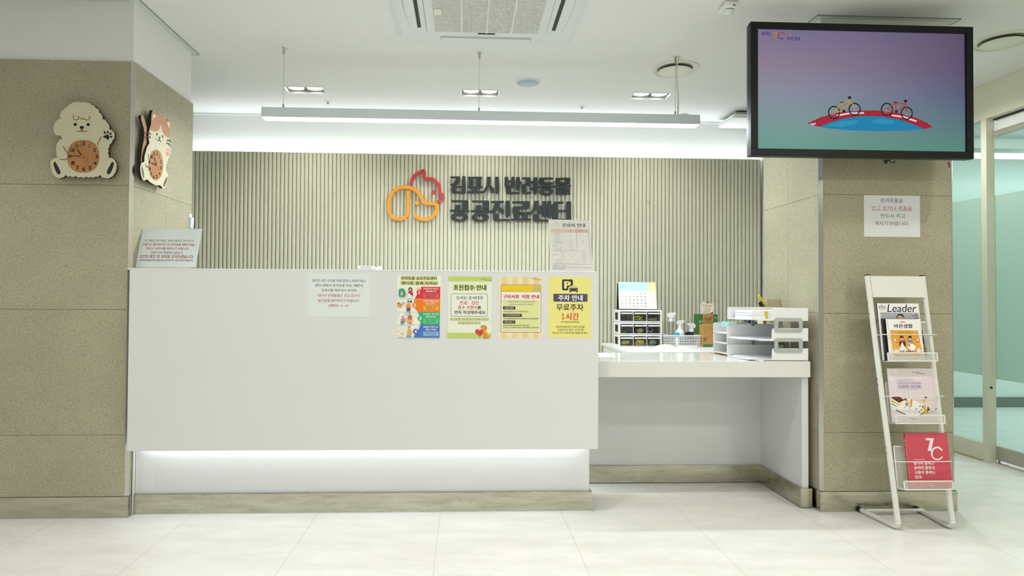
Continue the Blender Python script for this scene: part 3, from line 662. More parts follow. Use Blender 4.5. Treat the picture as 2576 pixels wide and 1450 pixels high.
letter(ZB, [[(1000, 178), (1367, 175), (1357, 220), (1125, 225), (1125, 300), (1365, 298), (1358, 348), (1010, 348), (988, 310), (990, 215)], [(1118, 340), (1255, 340), (1252, 395), (1128, 395)], [(970, 397), (1412, 385), (1402, 430), (975, 432)], dict(o=E2(1182, 537, 188, 93), i=E2(1190, 537, 72, 50))], 'dark raised letter, sixth of the upper line')
letter(ZB, [dict(o=[(1435, 182), (1795, 180), (1812, 210), (1795, 343), (1450, 348), (1422, 300)], i=[(1545, 232), (1695, 228), (1695, 298), (1545, 298)]), [(1400, 372), (1834, 368), (1818, 415), (1405, 410)], [(1560, 400), (1690, 400), (1690, 455), (1560, 455)], [(1440, 442), (1800, 442), (1800, 550), (1575, 550), (1575, 568), (1812, 572), (1812, 615), (1435, 617), (1428, 530), (1450, 500), (1660, 500), (1660, 488), (1432, 488)]], 'dark raised letter, last of the upper line')
for dx, dy, nm in ((0, 0, 'first'), (541, 8, 'second')):
    D = lambda P: [(x+dx, y+dy) for x, y in P]
    letter(ZA, [D([(148, 762), (595, 765), (608, 800), (605, 985), (485, 992), (445, 960), (443, 815), (165, 815)]), D([(260, 890), (400, 892), (400, 1030), (252, 1030)]), D([(113, 1010), (632, 1018), (628, 1065), (120, 1058)]), dict(o=D(E2(373, 1202, 227, 114)), i=D(E2(375, 1204, 93, 66)))], 'dark raised letter, %s of the lower line' % nm)
letter(ZA, [[(1192, 782), (1530, 780), (1530, 832), (1200, 832)], [(1290, 822), (1432, 822), (1412, 930), (1350, 1020), (1270, 1090), (1180, 1110), (1165, 1075), (1225, 1010), (1275, 910)], [(1383, 950), (1470, 960), (1532, 1020), (1538, 1085), (1485, 1112), (1440, 1085)], [(1570, 778), (1685, 775), (1690, 1165), (1628, 1202), (1570, 1170)], [(1245, 1118), (1385, 1118), (1394, 1250), (1690, 1258), (1690, 1307), (1300, 1307), (1248, 1265)]], 'dark raised letter, third of the lower line')
letter(ZB, [[(298, 790), (735, 788), (754, 820), (750, 940), (725, 980), (470, 980), (470, 1066), (767, 1070), (765, 1120), (335, 1125), (303, 1085), (300, 960), (335, 925), (575, 922), (580, 848), (300, 845)], [(355, 1120), (490, 1120), (490, 1255), (348, 1255)], [(570, 1120), (702, 1120), (712, 1255), (562, 1255)], [(268, 1242), (790, 1245), (787, 1297), (272, 1294)]], 'dark raised letter, fourth of the lower line')
letter(ZB, [[(868, 782), (997, 782), (990, 900), (940, 980), (870, 1080), (795, 1127), (765, 1085), (820, 1020), (855, 930)], [(943, 975), (1010, 990), (1058, 1040), (1052, 1105), (1010, 1127), (975, 1090)], [(1000, 905), (1092, 908), (1090, 962), (1005, 960)], [(1085, 785), (1195, 785), (1192, 1185), (1110, 1192), (1080, 1160)], [(1215, 785), (1315, 785), (1322, 1185), (1235, 1192), (1205, 1160)], [(845, 1130), (995, 1130), (1003, 1262), (1330, 1268), (1330, 1317), (885, 1315), (840, 1265)]], 'dark raised letter, fifth of the lower line')
letter(ZB, [[(1395, 800), (1640, 800), (1635, 852), (1485, 858), (1485, 1020), (1610, 1018), (1607, 1067), (1485, 1068), (1485, 1250), (1680, 1252), (1680, 1302), (1385, 1302), (1340, 1250), (1340, 880)], [(1618, 1020), (1712, 1010), (1712, 1062), (1625, 1062)], [(1705, 798), (1832, 798), (1832, 1302), (1705, 1302)]], 'dark raised letter, last of the lower line')
for px, py, lab in ((838, 485, 'tiny brass hook on the slats left of the wall sign'), (1630, 506, 'tiny brass hook on the slats right of the wall sign')):
    p = at_y(px, py, SY); mb = MB().cyl((p.x, SY+.002, p.z), (p.x, SY-.014, p.z), .0035, mat('#d8c98a', .25, 1), 10).cyl((p.x, SY-.014, p.z-.004), (p.x, SY-.014, p.z+.010), .0025, mat('#d8c98a', .25, 1), 8)
    tag(mb.build('wall_hook'), lab, 'hook', 'hooks on the slatted panel')

# ================================================================== CLOCKS
ZD = (100, 220, 5.1775); CY = PYF-.027
t = thing('dog_clock', (-1.83, CY, 1.63), 'cream dog shaped clock with a round wooden dial on the left pillar', 'clock')
o = (-2.0, CY, 2.0)
nd = [(465, 198), (540, 200), (620, 205), (675, 230), (727, 270), (777, 330), (818, 415), (872, 455), (905, 550), (950, 572), (972, 640), (945, 690), (930, 725), (905, 745), (888, 800), (885, 860), (895, 922), (960, 937), (987, 975), (998, 1030), (990, 1080), (965, 1130), (920, 1172), (860, 1180), (788, 1140), (725, 1163), (665, 1168), (610, 1163), (540, 1168), (470, 1155), (400, 1158), (335, 1140), (290, 1175), (225, 1172), (180, 1130), (160, 1070), (143, 1010), (150, 955), (185, 930), (240, 920), (222, 850), (220, 790), (238, 715), (300, 672), (275, 625), (235, 628), (195, 592), (183, 540), (195, 480), (228, 430), (275, 408), (272, 345), (315, 290), (360, 255), (408, 215)]
s = Sheet(o, X3, DN, zoom=ZD, th=.012)
s.poly(scallop(nd, .17), LINEN, -.004, .012, mat('#3a2618', .7))
BR = '#7a4520'
s.line([(445, 360), (436, 385), (445, 415), (475, 425), (505, 410), (508, 385), (490, 378)], 10, BR, True)
s.line([(535, 395), (548, 415), (568, 412), (580, 402), (592, 418), (620, 425), (645, 408), (652, 385), (638, 375)], 10, BR, True)
for cx in (462, 631): s.ell(cx, 484, 21, 21, '#1b1c1f')
s.ell(548, 522, 28, 20, '#1b1c1f'); s.line([(548, 535), (548, 552)], 9, '#1b1c1f')
s.line([(490, 567), (505, 574), (528, 570), (548, 550), (568, 570), (592, 574), (612, 569)], 9, '#1b1c1f', True)
s.poly([(534, 572), (548, 560), (564, 572), (560, 584), (549, 589), (538, 583)], '#d98a7c')
s.line([(800, 645), (785, 665), (787, 680), (770, 695), (768, 715), (755, 725), (758, 750)], 11, BR); s.line([(308, 773), (325, 800), (330, 820), (350, 835), (358, 855)], 11, BR); s.line([(270, 930), (290, 945), (310, 938), (335, 945), (360, 925), (368, 905)], 11, BR)
for cx, cy, rx, ry, ro in ((846, 588, 13, 20, -.2), (886, 583, 13, 19, .05), (922, 604, 14, 18, .5), (930, 645, 17, 14, .2)): s.ell(cx, cy, rx, ry, '#1d2023', ro)
s.poly(catmull([(825, 635), (855, 625), (880, 612), (905, 635), (902, 670), (885, 684), (865, 665), (835, 652)], 4), '#1d2023')
for mx in (0, 1):
    P = [(185, 975), (205, 975), (235, 1025), (265, 1085), (270, 1115), (245, 1135), (215, 1105), (190, 1040), (180, 1000)]
    if mx: P = [(1144-x, y) for x, y in P]
    s.poly(catmull(P, 3), '#26282a')
s.build('body', t)
def dial(o, r, d, zoom, cx, cy, rx, ry, nums, hands, parent, n1, gap=.0125, wood=WOOD):
    s = Sheet(o, r, d, zoom=zoom, th=gap); P = []
    for k in range(44):
        a = 2*PI*k/44; c_, s_ = math.cos(a), math.sin(a); P.append((cx+rx*math.copysign(abs(c_)**.86, c_), cy+ry*math.copysign(abs(s_)**.86, s_)))
    s.poly(ell(cx, cy, rx+4, ry+4, 44) if n1 else [(cx+(x-cx)*1.015, cy+(y-cy)*1.015) for x, y in P], '#3a2110'); s.poly(P, wood)
    for b, x0, y0, x1, y1 in nums: s.text(b, x0, y0, x1, y1, '#15120e', .03)
    s.build('dial', parent)
    for nm, a, b, w_, col, lift in hands:
        h = Sheet(o, r, d, zoom=zoom, th=gap+lift)
        h.line([a, b], w_, mat(col, .4), a=gap+lift-.0008, b=gap+lift); h.build(nm, parent)
    h = Sheet(o, r, d, zoom=zoom, th=gap+.008); h.poly(ell(hands[0][1][0], hands[0][1][1], 13 if n1 == 0 else 9, 13, 16), mat('#c9a94a', .3, .8), gap, gap+.009); h.build('hub', parent)
N1 = [('12', 530, 708, 592, 757), ('1', 636, 737, 655, 782), ('2', 697, 795, 733, 840), ('3', 726, 877, 760, 922), ('4', 700, 967, 741, 1010), ('5', 637, 1025, 672, 1070), ('6', 556, 1042, 592, 1089), ('7', 473, 1023, 508, 1071), ('8', 413, 962, 450, 1007), ('9', 371, 877, 405, 922), ('10', 393, 793, 453, 840), ('11', 459, 735, 507, 781)]
dial(o, X3, DN, ZD, 566, 898, 205, 209, N1, [('hour_hand', (550, 896), (485, 808), 13, '#2b2b2a', .003), ('minute_hand', (550, 896), (402, 892), 10, '#2b2b2a', .005), ('second_hand', (550, 896), (615, 955), 3.5, '#b5261c', .007)], t, 0)
ZK = (330, 260, 6.591); CX = PXL+.028
t = thing('cat_clock', (CX, 3.44, 1.65), 'calico cat shaped clock with oval wooden dial on the pillar side', 'clock')
o = (CX, 3.25, 2.05)
s = Sheet(o, Y3, DN, zoom=ZK, th=.006)
s.line([(205, 255), (222, 320), (246, 400), (256, 520), (248, 640), (228, 740), (212, 850), (203, 975)], 52, WOODC, True, a=-.012, b=.002, side=mat('#1d140e', .7)); s.build('tail', t)
s = Sheet(o, Y3, DN, zoom=ZK, th=.012)
body = [(300, 665), (292, 600), (294, 500), (305, 430), (328, 345), (333, 270), (338, 190), (352, 135), (372, 115), (400, 145), (432, 190), (480, 187), (535, 215), (585, 282), (625, 272), (660, 290), (664, 345), (650, 430), (635, 560), (628, 690), (655, 740), (660, 800), (640, 870), (605, 950), (582, 1040), (577, 1120), (605, 1165), (612, 1230), (592, 1330), (560, 1400), (525, 1412), (482, 1362), (400, 1357), (320, 1312), (262, 1262), (228, 1280), (188, 1262), (160, 1170), (152, 1060), (175, 985), (215, 973), (222, 880), (245, 790), (268, 715)]
s.poly(catmull(body, 4), LINEN, -.004, .012, mat('#1d140e', .7))
s.poly(catmull([(305, 435), (328, 345), (334, 270), (340, 190), (354, 138), (372, 118), (400, 147), (432, 192), (480, 189), (535, 217), (585, 284), (625, 274), (658, 292), (662, 345), (648, 430), (632, 575)], 4, False)+catmull([(632, 575), (590, 560), (540, 510), (510, 440), (495, 368), (470, 425), (430, 460), (380, 466), (330, 452), (305, 435)], 4, False)[1:-1], WOODC)
s.poly(catmull([(358, 275), (360, 220), (375, 178), (395, 185), (413, 212), (390, 232), (370, 255)], 3), '#dbd6bd'); s.poly(catmull([(630, 422), (615, 375), (598, 325), (620, 308), (642, 315), (645, 350), (638, 390)], 3), '#dbd6bd')
s.ell(427, 516, 11, 25, '#2f3133'); s.ell(522, 550, 11, 24, '#2f3133'); s.ell(470, 572, 13, 20, '#2f3133'); s.ell(414, 596, 9, 18, '#a8744e')
s.line([(470, 585), (466, 602), (443, 620)], 9, '#2f3133'); s.line([(468, 600), (478, 625), (491, 638)], 9, '#2f3133')
for P in ([(262, 490), (290, 490), (315, 505), (325, 522)], [(258, 565), (285, 556), (310, 562), (322, 570)], [(598, 618), (620, 615), (640, 622), (652, 632)], [(590, 660), (612, 668), (632, 690), (640, 702)]): s.line(P, 11, '#3a3c3e', True)
for cx, cy, rx, ry in ((602, 765, 10, 20), (622, 770, 9, 18), (636, 802, 9, 17), (634, 850, 9, 17)): s.ell(cx, cy, rx, ry, '#d99488', .2)
s.poly(catmull([(580, 815), (598, 798), (615, 812), (622, 840), (612, 885), (598, 870), (580, 850)], 3), '#d99488')
s.line([(283, 840), (288, 890), (296, 950)], 7, '#2a2420'); s.line([(235, 1012), (250, 1045), (265, 1057), (285, 1045)], 8, '#2a2420', True)
s.poly(catmull([(182, 1042), (192, 1065), (208, 1140), (216, 1220), (210, 1245), (196, 1225), (180, 1150), (176, 1080)], 3), '#6e665c'); s.poly(catmull([(597, 1218), (598, 1260), (580, 1330), (545, 1385), (532, 1375), (540, 1330), (565, 1265), (585, 1230)], 3), '#6e5a4e')
s.build('body', t)
N2 = [('12', 408, 797, 445, 862), ('1', 460, 852, 477, 908), ('2', 482, 940, 503, 998), ('3', 481, 1042, 504, 1102), ('4', 457, 1142, 482, 1188), ('5', 413, 1185, 437, 1240), ('6', 363, 1192, 389, 1245), ('7', 323, 1147, 347, 1203), ('8', 299, 1058, 325, 1115), ('9', 294, 950, 317, 1008), ('10', 322, 858, 357, 918), ('11', 365, 807, 398, 865)]
dial(o, Y3, DN, ZK, 410, 1022, 116, 252, N2, [('hour_hand', (432, 1022), (345, 990), 8, '#2b2b2a', .003), ('minute_hand', (432, 1022), (390, 905), 7, '#2b2b2a', .005), ('second_hand', (432, 1022), (460, 1108), 2.5, '#b5261c', .007)], t, 1, wood=WOOD)

# ================================================================== PAPERS ON THE COUNTER FRONT
PY_ = 3.1676
def pane(zoom, tl, w, h, base='#e6ebe6', name='notice_sheet', th=.0004):
    p = at_y(tl[0], tl[1], PY_); return Sheet((p.x, PY_, p.z), X3, DN, w, h, th, mat(base, .7), zoom)
s = pane((760, 680, 7.1556), (774, 687.5), .298, .2105, '#dfe6e3'); NV, RD, BK = '#36327a', '#b5304a', '#2c2f36'
s.text('깨끗한 센터 유지를 위해 함께 노력해주세요!', 178, 165, 1145, 218, NV, .012); s.text('센터 내에서 반려동물 마킹, 배변시', 232, 250, 1090, 305, BK, .012)
s.text('뒤처리를 해주시기 바라며', 350, 340, 970, 390, BK, .012); s.text('대기시 반려동물은 안고 있거나', 285, 430, 1040, 485, RD, .012)
s.text('놀이실에 넣어주시기 바랍니다.', 285, 522, 1030, 578, RD, .012); s.text('(제발요 ㅠ_ㅠ)', 478, 615, 838, 668, RD, .012)
tag(s.build('notice_sheet'), 'white landscape notice with navy, black and red lines taped to the counter', 'notice')

Z5, Z6 = (980, 680, 7.632), (1240, 680, 7.632)
s = pane(Z5, (999.5, 694), .2095, .300, '#f0efe2')
s.rect(222, 118, 908, 190, '#d5da8e'); s.rect(202, 205, 930, 290, '#d5da8e')
s.text('반려동물 공공진료센터', 222, 125, 905, 192, '#1f2224', .03); s.text('펫티켓, 함께 지켜요!', 228, 222, 918, 285, '#1f2224', .03)
bands = [(320, 552, '#d9333a', '#dd5f63', 1, 568, 425, 601, 470), (560, 800, '#ee7f16', '#f3ad45', 2, 487, 672, 0, 0), (808, 1046, '#33b074', '#62c795', 3, 590, 925, 0, 0), (1055, 1295, '#4a72c4', '#8dbbe8', 4, 500, 1178, 0, 0)]
T4 = [('아이를 안고 있거나', '이동장에 두기', '돌발사고나 전염병을', '예방할 수 있어요'), ('아이가 마킹을 하면', '바로 치우기', '매너벨트를 하루면', '마킹을 막을 수 있어요'), ('다른 아이', '만지지 않기', '아이가 스트레스를', '받을 수 있어요'), ('휴대폰은 무음모드로,', '통화는 나직하게!', '벨소리나 목소리가 크면', '아이가 긴장해요')]
xl = [(605, 600, 520, 485), (475, 470, 478, 540), (545, 580, 590, 590), (590, 560, 500, 462)]
for (y0, y1, c1, c2, n_, cx, cy, _, _), tx, xs_ in zip(bands, T4, xl):
    R_ = 975-(y0-320)*.016; k = (y1-y0)/3
    s.poly([(xs_[0], y0), (R_, y0+2), (R_-4, y1+4), (xs_[3], y1), (xs_[2], y0+2*k), (xs_[1], y0+k)], c1)
    s.line([(140, y1+4), (xs_[3]+30, y1+6)], 3, '#5a5a58'); s.ell(cx, cy, 50, 52, c1); s.text(str(n_), cx-17, cy-28, cx+17, cy+28, '#f6f3ea', .05)
    s.text(tx[0], 650, y0+20, 938, y0+56, '#f6efe6', .03); s.text(tx[1], 695, y0+70, 895, y0+106, '#f6efe6', .03)
    s.rect(646, y0+125, 940, y0+212, c2, 8); s.text(tx[2], 680, y0+138, 905, y0+162, '#33282a', .02); s.text(tx[3], 700, y0+172, 885, y0+198, '#33282a', .02)
def person(s, x, y, k, top, hair, legs=None, long=True):
    """small printed figure: x,y = face centre, k = scale"""
    if long: s.poly(catmull([(x-30*k, y+22*k), (x-34*k, y-15*k), (x-10*k, y-38*k), (x+22*k, y-32*k), (x+36*k, y), (x+32*k, y+28*k)], 3), hair)
    else: s.ell(x, y-10*k, 24*k, 26*k, hair)
    s.ell(x, y+2*k, 19*k, 23*k, '#ecc4a8'); s.poly(catmull([(x-20*k, y-6*k), (x-12*k, y-26*k), (x+14*k, y-26*k), (x+20*k, y-6*k), (x+2*k, y-14*k)], 3), hair)
    s.rect(x-7*k, y+22*k, x+7*k, y+36*k, '#ecc4a8'); s.poly(catmull([(x-20*k, y+36*k), (x+22*k, y+36*k), (x+46*k, y+62*k), (x+48*k, y+130*k), (x-44*k, y+130*k), (x-42*k, y+60*k)], 3), top)
    for sx_ in (-7, 8): s.ell(x+sx_*k, y+2*k, 2.2*k, 2.6*k, '#2a2222')
    s.line([(x-5*k, y+13*k), (x+6*k, y+13*k)], 2*k, '#a04a40')
    if legs: s.poly([(x-32*k, y+126*k), (x+34*k, y+126*k), (x+38*k, y+205*k), (x+8*k, y+205*k), (x, y+150*k), (x-8*k, y+205*k), (x-38*k, y+205*k)], legs)
s.line([(475, 320), (535, 318), (535, 410), (480, 415)], 2, '#b9b9b0', closed=True); s.line([(145, 515), (225, 505), (225, 545)], 2, '#c5c5bc')
s.poly(catmull([(185, 505), (175, 470), (172, 420), (185, 370), (235, 350), (285, 368), (308, 430), (312, 480), (290, 512), (235, 518)], 4), '#35a88c'); s.poly(catmull([(205, 480), (200, 420), (235, 385), (275, 420), (280, 480), (240, 500)], 4), '#1f7a68')
s.poly(catmull([(212, 480), (215, 420), (222, 398), (240, 405), (252, 396), (256, 425), (262, 480)], 4), '#d8b79a'); s.poly([(213, 415), (216, 395), (228, 408)], '#6a4430'); s.poly([(245, 408), (256, 393), (258, 415)], '#6a4430')
person(s, 398, 368, 1.0, '#cf2f3a', '#4a2f28'); s.poly(catmull([(345, 490), (370, 450), (400, 470), (440, 500), (420, 530), (360, 530)], 3), '#efe9e2'); s.poly(catmull([(355, 475), (362, 445), (385, 448), (385, 480)], 3), '#f4f0ea'); s.rect(340, 540, 470, 552, '#f0efe2')
for k in range(3): s.ell(538+k*32, 362-(k == 1)*12, 11, 13, '#ee9a1c')
s.poly(catmull([(148, 640), (165, 620), (190, 620), (205, 640), (245, 648), (262, 668), (240, 675), (200, 690), (168, 690)], 3), '#d9944a')
for x_ in (165, 185, 215, 228): s.line([(x_, 680), (x_+2, 722)], 9, '#d9944a')
s.ell(172, 635, 16, 14, '#8a5426'); person(s, 362, 618, .85, '#ee8a1c', '#33211e', '#3540a8', False); s.poly(catmull([(390, 600), (415, 590), (432, 610), (418, 628), (395, 612)], 3), '#33211e'); s.line([(335, 670), (300, 650), (272, 628)], 12, '#ecc4a8', True); s.ell(268, 632, 10, 14, '#40485a'); s.line([(410, 740), (500, 760)], 2, '#8a8a84')
s.line(ell(323, 845, 33, 27, 18), 3, '#44443f', closed=True); s.text('안녕', 302, 836, 345, 854, '#44443f', .01)
for x_, y_ in ((172, 850), (185, 838), (160, 838), (500, 850), (525, 835)): s.line([(x_, y_-18), (x_+8, y_+14)], 2, '#9a9a92'); s.line([(x_+12, y_-12), (x_-8, y_+20)], 2, '#9a9a92')
s.line([(175, 870), (172, 960)], 2, '#9a9a92'); s.line([(500, 870), (498, 940)], 2, '#9a9a92'); s.ell(258, 905, 17, 20, '#3a3436'); s.ell(262, 912, 12, 14, '#ecc4a8'); s.poly(catmull([(225, 945), (250, 925), (280, 930), (320, 940), (300, 955), (285, 985), (225, 985)], 3), '#d87c9a'); s.poly(catmull([(215, 985), (285, 980), (290, 1005), (250, 1035), (220, 1030)], 3), '#5c9c98')
s.ell(385, 832, 16, 20, '#d07a3a'); s.poly(catmull([(360, 870), (420, 870), (430, 905), (360, 905)], 3), '#58a070'); s.poly(catmull([(355, 905), (420, 905), (425, 955), (360, 955)], 3), '#dd5a30'); s.poly(catmull([(340, 950), (345, 935), (330, 940), (322, 925), (350, 925), (370, 950), (435, 955), (440, 985), (345, 985)], 3), '#e8b468')
for x_ in (355, 372, 420, 432): s.line([(x_, 975), (x_, 1030)], 11, '#e8b468')
s.rect(380, 1012, 410, 1028, '#b03030')
for x_ in (160, 265): s.line([(x_, 1070), (x_+58, 1068), (x_+55, 1165), (x_, 1167)], 2.5, '#a8a8a0', closed=True); s.line([(x_+15, 1130), (x_+35, 1095)], 2, '#a8a8a0')
s.line([(132, 1255), (300, 1248)], 2, '#a8a8a0'); s.poly(catmull([(175, 1235), (168, 1190), (180, 1170), (200, 1172), (210, 1195), (240, 1215), (245, 1255), (190, 1262)], 3), '#f0e6d8'); s.poly([(170, 1195), (175, 1170), (190, 1180)], '#c06a30'); s.line([(240, 1240), (262, 1225), (262, 1195)], 8, '#b0702c', True); s.ell(225, 1225, 14, 12, '#d98a3a')
person(s, 378, 1112, .85, '#e8ab38', '#5c7088', None, False); s.line([(410, 1175), (400, 1150), (385, 1135)], 14, '#e8ab38', True); s.poly([(325, 1250), (410, 1250), (420, 1290), (320, 1290)], '#6ea6cf')
tag(s.build('poster'), 'poster with four numbered bands in red, orange, green and blue', 'poster', 'posters on the counter front')

s = pane(Z5, (1128, 697), .2095, .2965, '#e9ecda')
s.rect(1130, 122, 1962, 212, '#c0d36a'); s.line([(1130, 214), (1960, 226)], 3, '#5a6a5a'); logo(s, 1745, 160, .55)
s.rect(1225, 268, 1860, 388, '#d8e09a'); s.text('초진접수 안내', 1228, 285, 1855, 388, '#1c1c1e', .035)
s.frame(1178, 452, 1882, 890, '#30333a', '#e9ecda', 6, 26)
s.text('오시는 순서대로', 1282, 497, 1798, 565, '#1f1f22', .02); s.text('진료 · 검진', 1348, 592, 1710, 662, '#cf2740', .02); s.text('접수 신청서', 1313, 683, 1680, 752, '#cf2740', .02); s.text('를', 1690, 690, 1755, 752, '#1f1f22', .02); s.text('먼저 작성해주세요', 1248, 777, 1838, 848, '#1f1f22', .02)
s.rect(1160, 920, 1900, 965, '#d8e09a'); s.text('개소 초반에는 진료 대기시간이 길어질 수 있으니', 1162, 922, 1898, 966, '#2a2c2c', .01); s.rect(1310, 992, 1750, 1036, '#d8e09a'); s.text('너그러운 양해 부탁드립니다.', 1312, 994, 1745, 1036, '#2a2c2c', .01)
s.rect(1108, 1212, 1945, 1300, '#c0d36a'); s.line([(1115, 1212), (1650, 1216)], 3, '#5a6a5a')
def heart(cx, cy, k): return [(cx+k*16*math.sin(t)**3, cy-k*(13*math.cos(t)-5*math.cos(2*t)-2*math.cos(3*t)-math.cos(4*t))) for t in [2*PI*j/36 for j in range(36)]]
s.poly(heart(1730, 1200, 5.35), '#2a2224'); s.poly(heart(1730, 1200, 4.95), '#dd4440'); s.line([(1655, 1195), (1690, 1195), (1702, 1175), (1715, 1220), (1728, 1165), (1742, 1235), (1755, 1190), (1800, 1192)], 5, '#2a2224')
dg = [(1790, 1150), (1758, 1105), (1765, 1075), (1800, 1062), (1840, 1068), (1862, 1095), (1850, 1140), (1850, 1180), (1885, 1230), (1900, 1280), (1890, 1302), (1800, 1302), (1798, 1240)]
s.poly(catmull([(x+(x-1825)*.045, y+(y-1180)*.03) for x, y in dg], 4), '#3a2a14'); s.poly(catmull(dg, 4), '#e89420'); s.poly(catmull([(1828, 1080), (1850, 1078), (1866, 1110), (1862, 1140), (1842, 1142), (1828, 1118)], 3), '#c97a14'); s.line([(1895, 1290), (1925, 1270), (1938, 1240)], 14, '#e89420', True); s.ell(1770, 1082, 10, 9, '#2a2016'); s.line([(1820, 1290), (1825, 1255), (1860, 1245)], 3, '#3a2a14', True)
tag(s.build('poster'), 'cream poster with green bands, a boxed message and a dog beside a heart', 'poster', 'posters on the counter front')

s = pane(Z6, (1256, 697), .2095, .2965, '#f0dfb4')
for k in range(4): s.rect(165+k*207-k*2, 130, 272+k*207-k*2, 1303, '#e9cf96')
logo(s, 727, 150, .55); s.frame(152, 280, 922, 1195, '#33343a', '#efece0', 7, 30); s.poly(fillet([(158, 288), (916, 296), (918, 412), (158, 408)], 22), '#ecc81e'); s.line([(155, 410), (920, 418)], 6, '#33343a')
for k, x_ in enumerate((762, 812, 860)): s.frame(x_, 318, x_+34, 394, '#33343a', '#efece0', 6, 6)
s.line([(772, 357), (786, 357)], 4, '#33343a'); s.line(ell(829, 357, 7, 12, 10), 4, '#33343a', closed=True); s.line([(872, 345), (884, 370)], 4, '#33343a'); s.line([(884, 345), (872, 370)], 4, '#33343a')
s.text('구비서류', 198, 472, 503, 543, '#d03040', .045); s.text('지참 안내', 552, 472, 882, 546, '#d03040', .045); s.rect(185, 572, 885, 1160, '#dfe0a0', 18)
s.text('행정정보 공동이용 사무 승인에 시일이 소요되어', 288, 592, 806, 625, '#3a3c30', .012); s.text('아래서류 지참하여 방문', 315, 645, 568, 676, '#5060a0', .012); s.text('해 주시기 바랍니다.', 572, 645, 780, 676, '#3a3c30', .012)
for y_, w_, tx in ((698, 432, '공통진료항목'), (840, 556, '추가진료항목(해당자만)'), (968, 428, '대리인 방문 시')): s.rect(194, y_, w_, y_+58, '#2c2b29', 12); s.text(tx, 222, y_+14, w_-32, y_+46, '#e8e8d8', .02)
s.text('본인 신분증', 205, 782, 355, 812, '#2c2d28', .01); s.text('(김포시 주민등록된 시민)', 358, 780, 672, 814, '#b8504a', .01); s.text('국민기초생활수급자증명서, 차상위계층확인서, 한부모가족증명서', 200, 918, 872, 948, '#3a3c30', .01)
s.text('위임장, 대리인신분증, 소유자 신분증 사본', 194, 1046, 692, 1078, '#3a3c30', .01); s.text('* 가족인 경우 : 주민등록표 등본(또는 가족관계증명서)로 위임장 대체', 192, 1092, 876, 1120, '#3a3c30', .012)
tag(s.build('poster'), 'poster with pale orange stripes around a yellow-topped window of text', 'poster', 'posters on the counter front')

s = pane(Z6, (1380, 697), .2095, .2965, '#ece389')
s.rect(1328, 178, 1536, 390, '#38333a', 24); s.text('P', 1380, 218, 1485, 350, '#ece389', .06); s.poly([(1440, 395), (1452, 330), (1490, 300), (1605, 300), (1650, 350), (1645, 440), (1440, 440)], '#ece389')
s.poly(fillet([(1478, 345), (1498, 318), (1590, 318), (1612, 345), (1630, 345), (1628, 425), (1598, 425), (1598, 408), (1500, 408), (1500, 427), (1470, 427), (1465, 350)], 5), '#38333a'); s.poly([(1490, 345), (1503, 325), (1585, 325), (1600, 345)], '#ece389'); s.ell(1488, 380, 10, 5, '#ece389', .3); s.ell(1605, 380, 10, 5, '#ece389', -.3)
s.rect(1160, 456, 1816, 606, '#4f4a66', 14); s.text('주차 안내', 1258, 480, 1720, 586, '#f4f1e6', .04); s.text('무료주차', 1222, 650, 1738, 780, '#2c2830', .02); s.text('1', 1322, 835, 1372, 942, '#d93a2c', .03); s.text('시간', 1400, 825, 1650, 958, '#d93a2c', .025)
s.text('(추가요금 본인부담)', 1308, 978, 1655, 1020, '#4a4a28', .01); s.text('운양역 환승센터 공영주차장을', 1208, 1070, 1760, 1112, '#6c6c3c', .002); s.text('이용하시는 분은 나가실 때', 1245, 1126, 1732, 1168, '#6c6c3c', .002); s.text('접수창구에 차량번호를 말씀해주세요.', 1148, 1184, 1830, 1226, '#6c6c3c', .002)
tag(s.build('poster'), 'yellow parking poster with a big P and car at the counter end', 'poster', 'posters on the counter front')

p = at_y(2173, 491, PYF-.001); s = Sheet((p.x, PYF-.001, p.z), X3, DN, .292, .211, .0005, mat('#dde0e0', .7), (2150, 470, 9.667))
s.text('반려동물을', 635, 285, 1170, 392, '#3a3a82', .0); s.text('안고 있거나 목줄을', 412, 470, 1392, 580, '#b0354e', .0); s.line([(410, 578), (1392, 586)], 5, '#5a4a7a'); s.text('반드시 하고', 632, 660, 1228, 762, '#383c50', .0); s.text('계시기 바랍니다.', 485, 845, 1320, 948, '#383c50', .0)
tag(s.build('notice_sheet'), 'white landscape notice with an underlined red line on the right pillar', 'notice')

# ------------------------------------------------------------------ standing signs on the counter
CT = 1.1945
t = thing('sign_holder', (-1.46, 3.30, CT), 'clear slanted acrylic stand with a white notice at the counter left end', 'sign holder')
oL = Vector((-1.598, 3.345, CT+.212)); r = X3; bl = Vector((-1.607, 3.262, CT+.003)); dv = bl-oL; dv = Vector((0, dv.y, dv.z)).normalized()
oL = Vector((-1.597, 3.34, CT+.208))
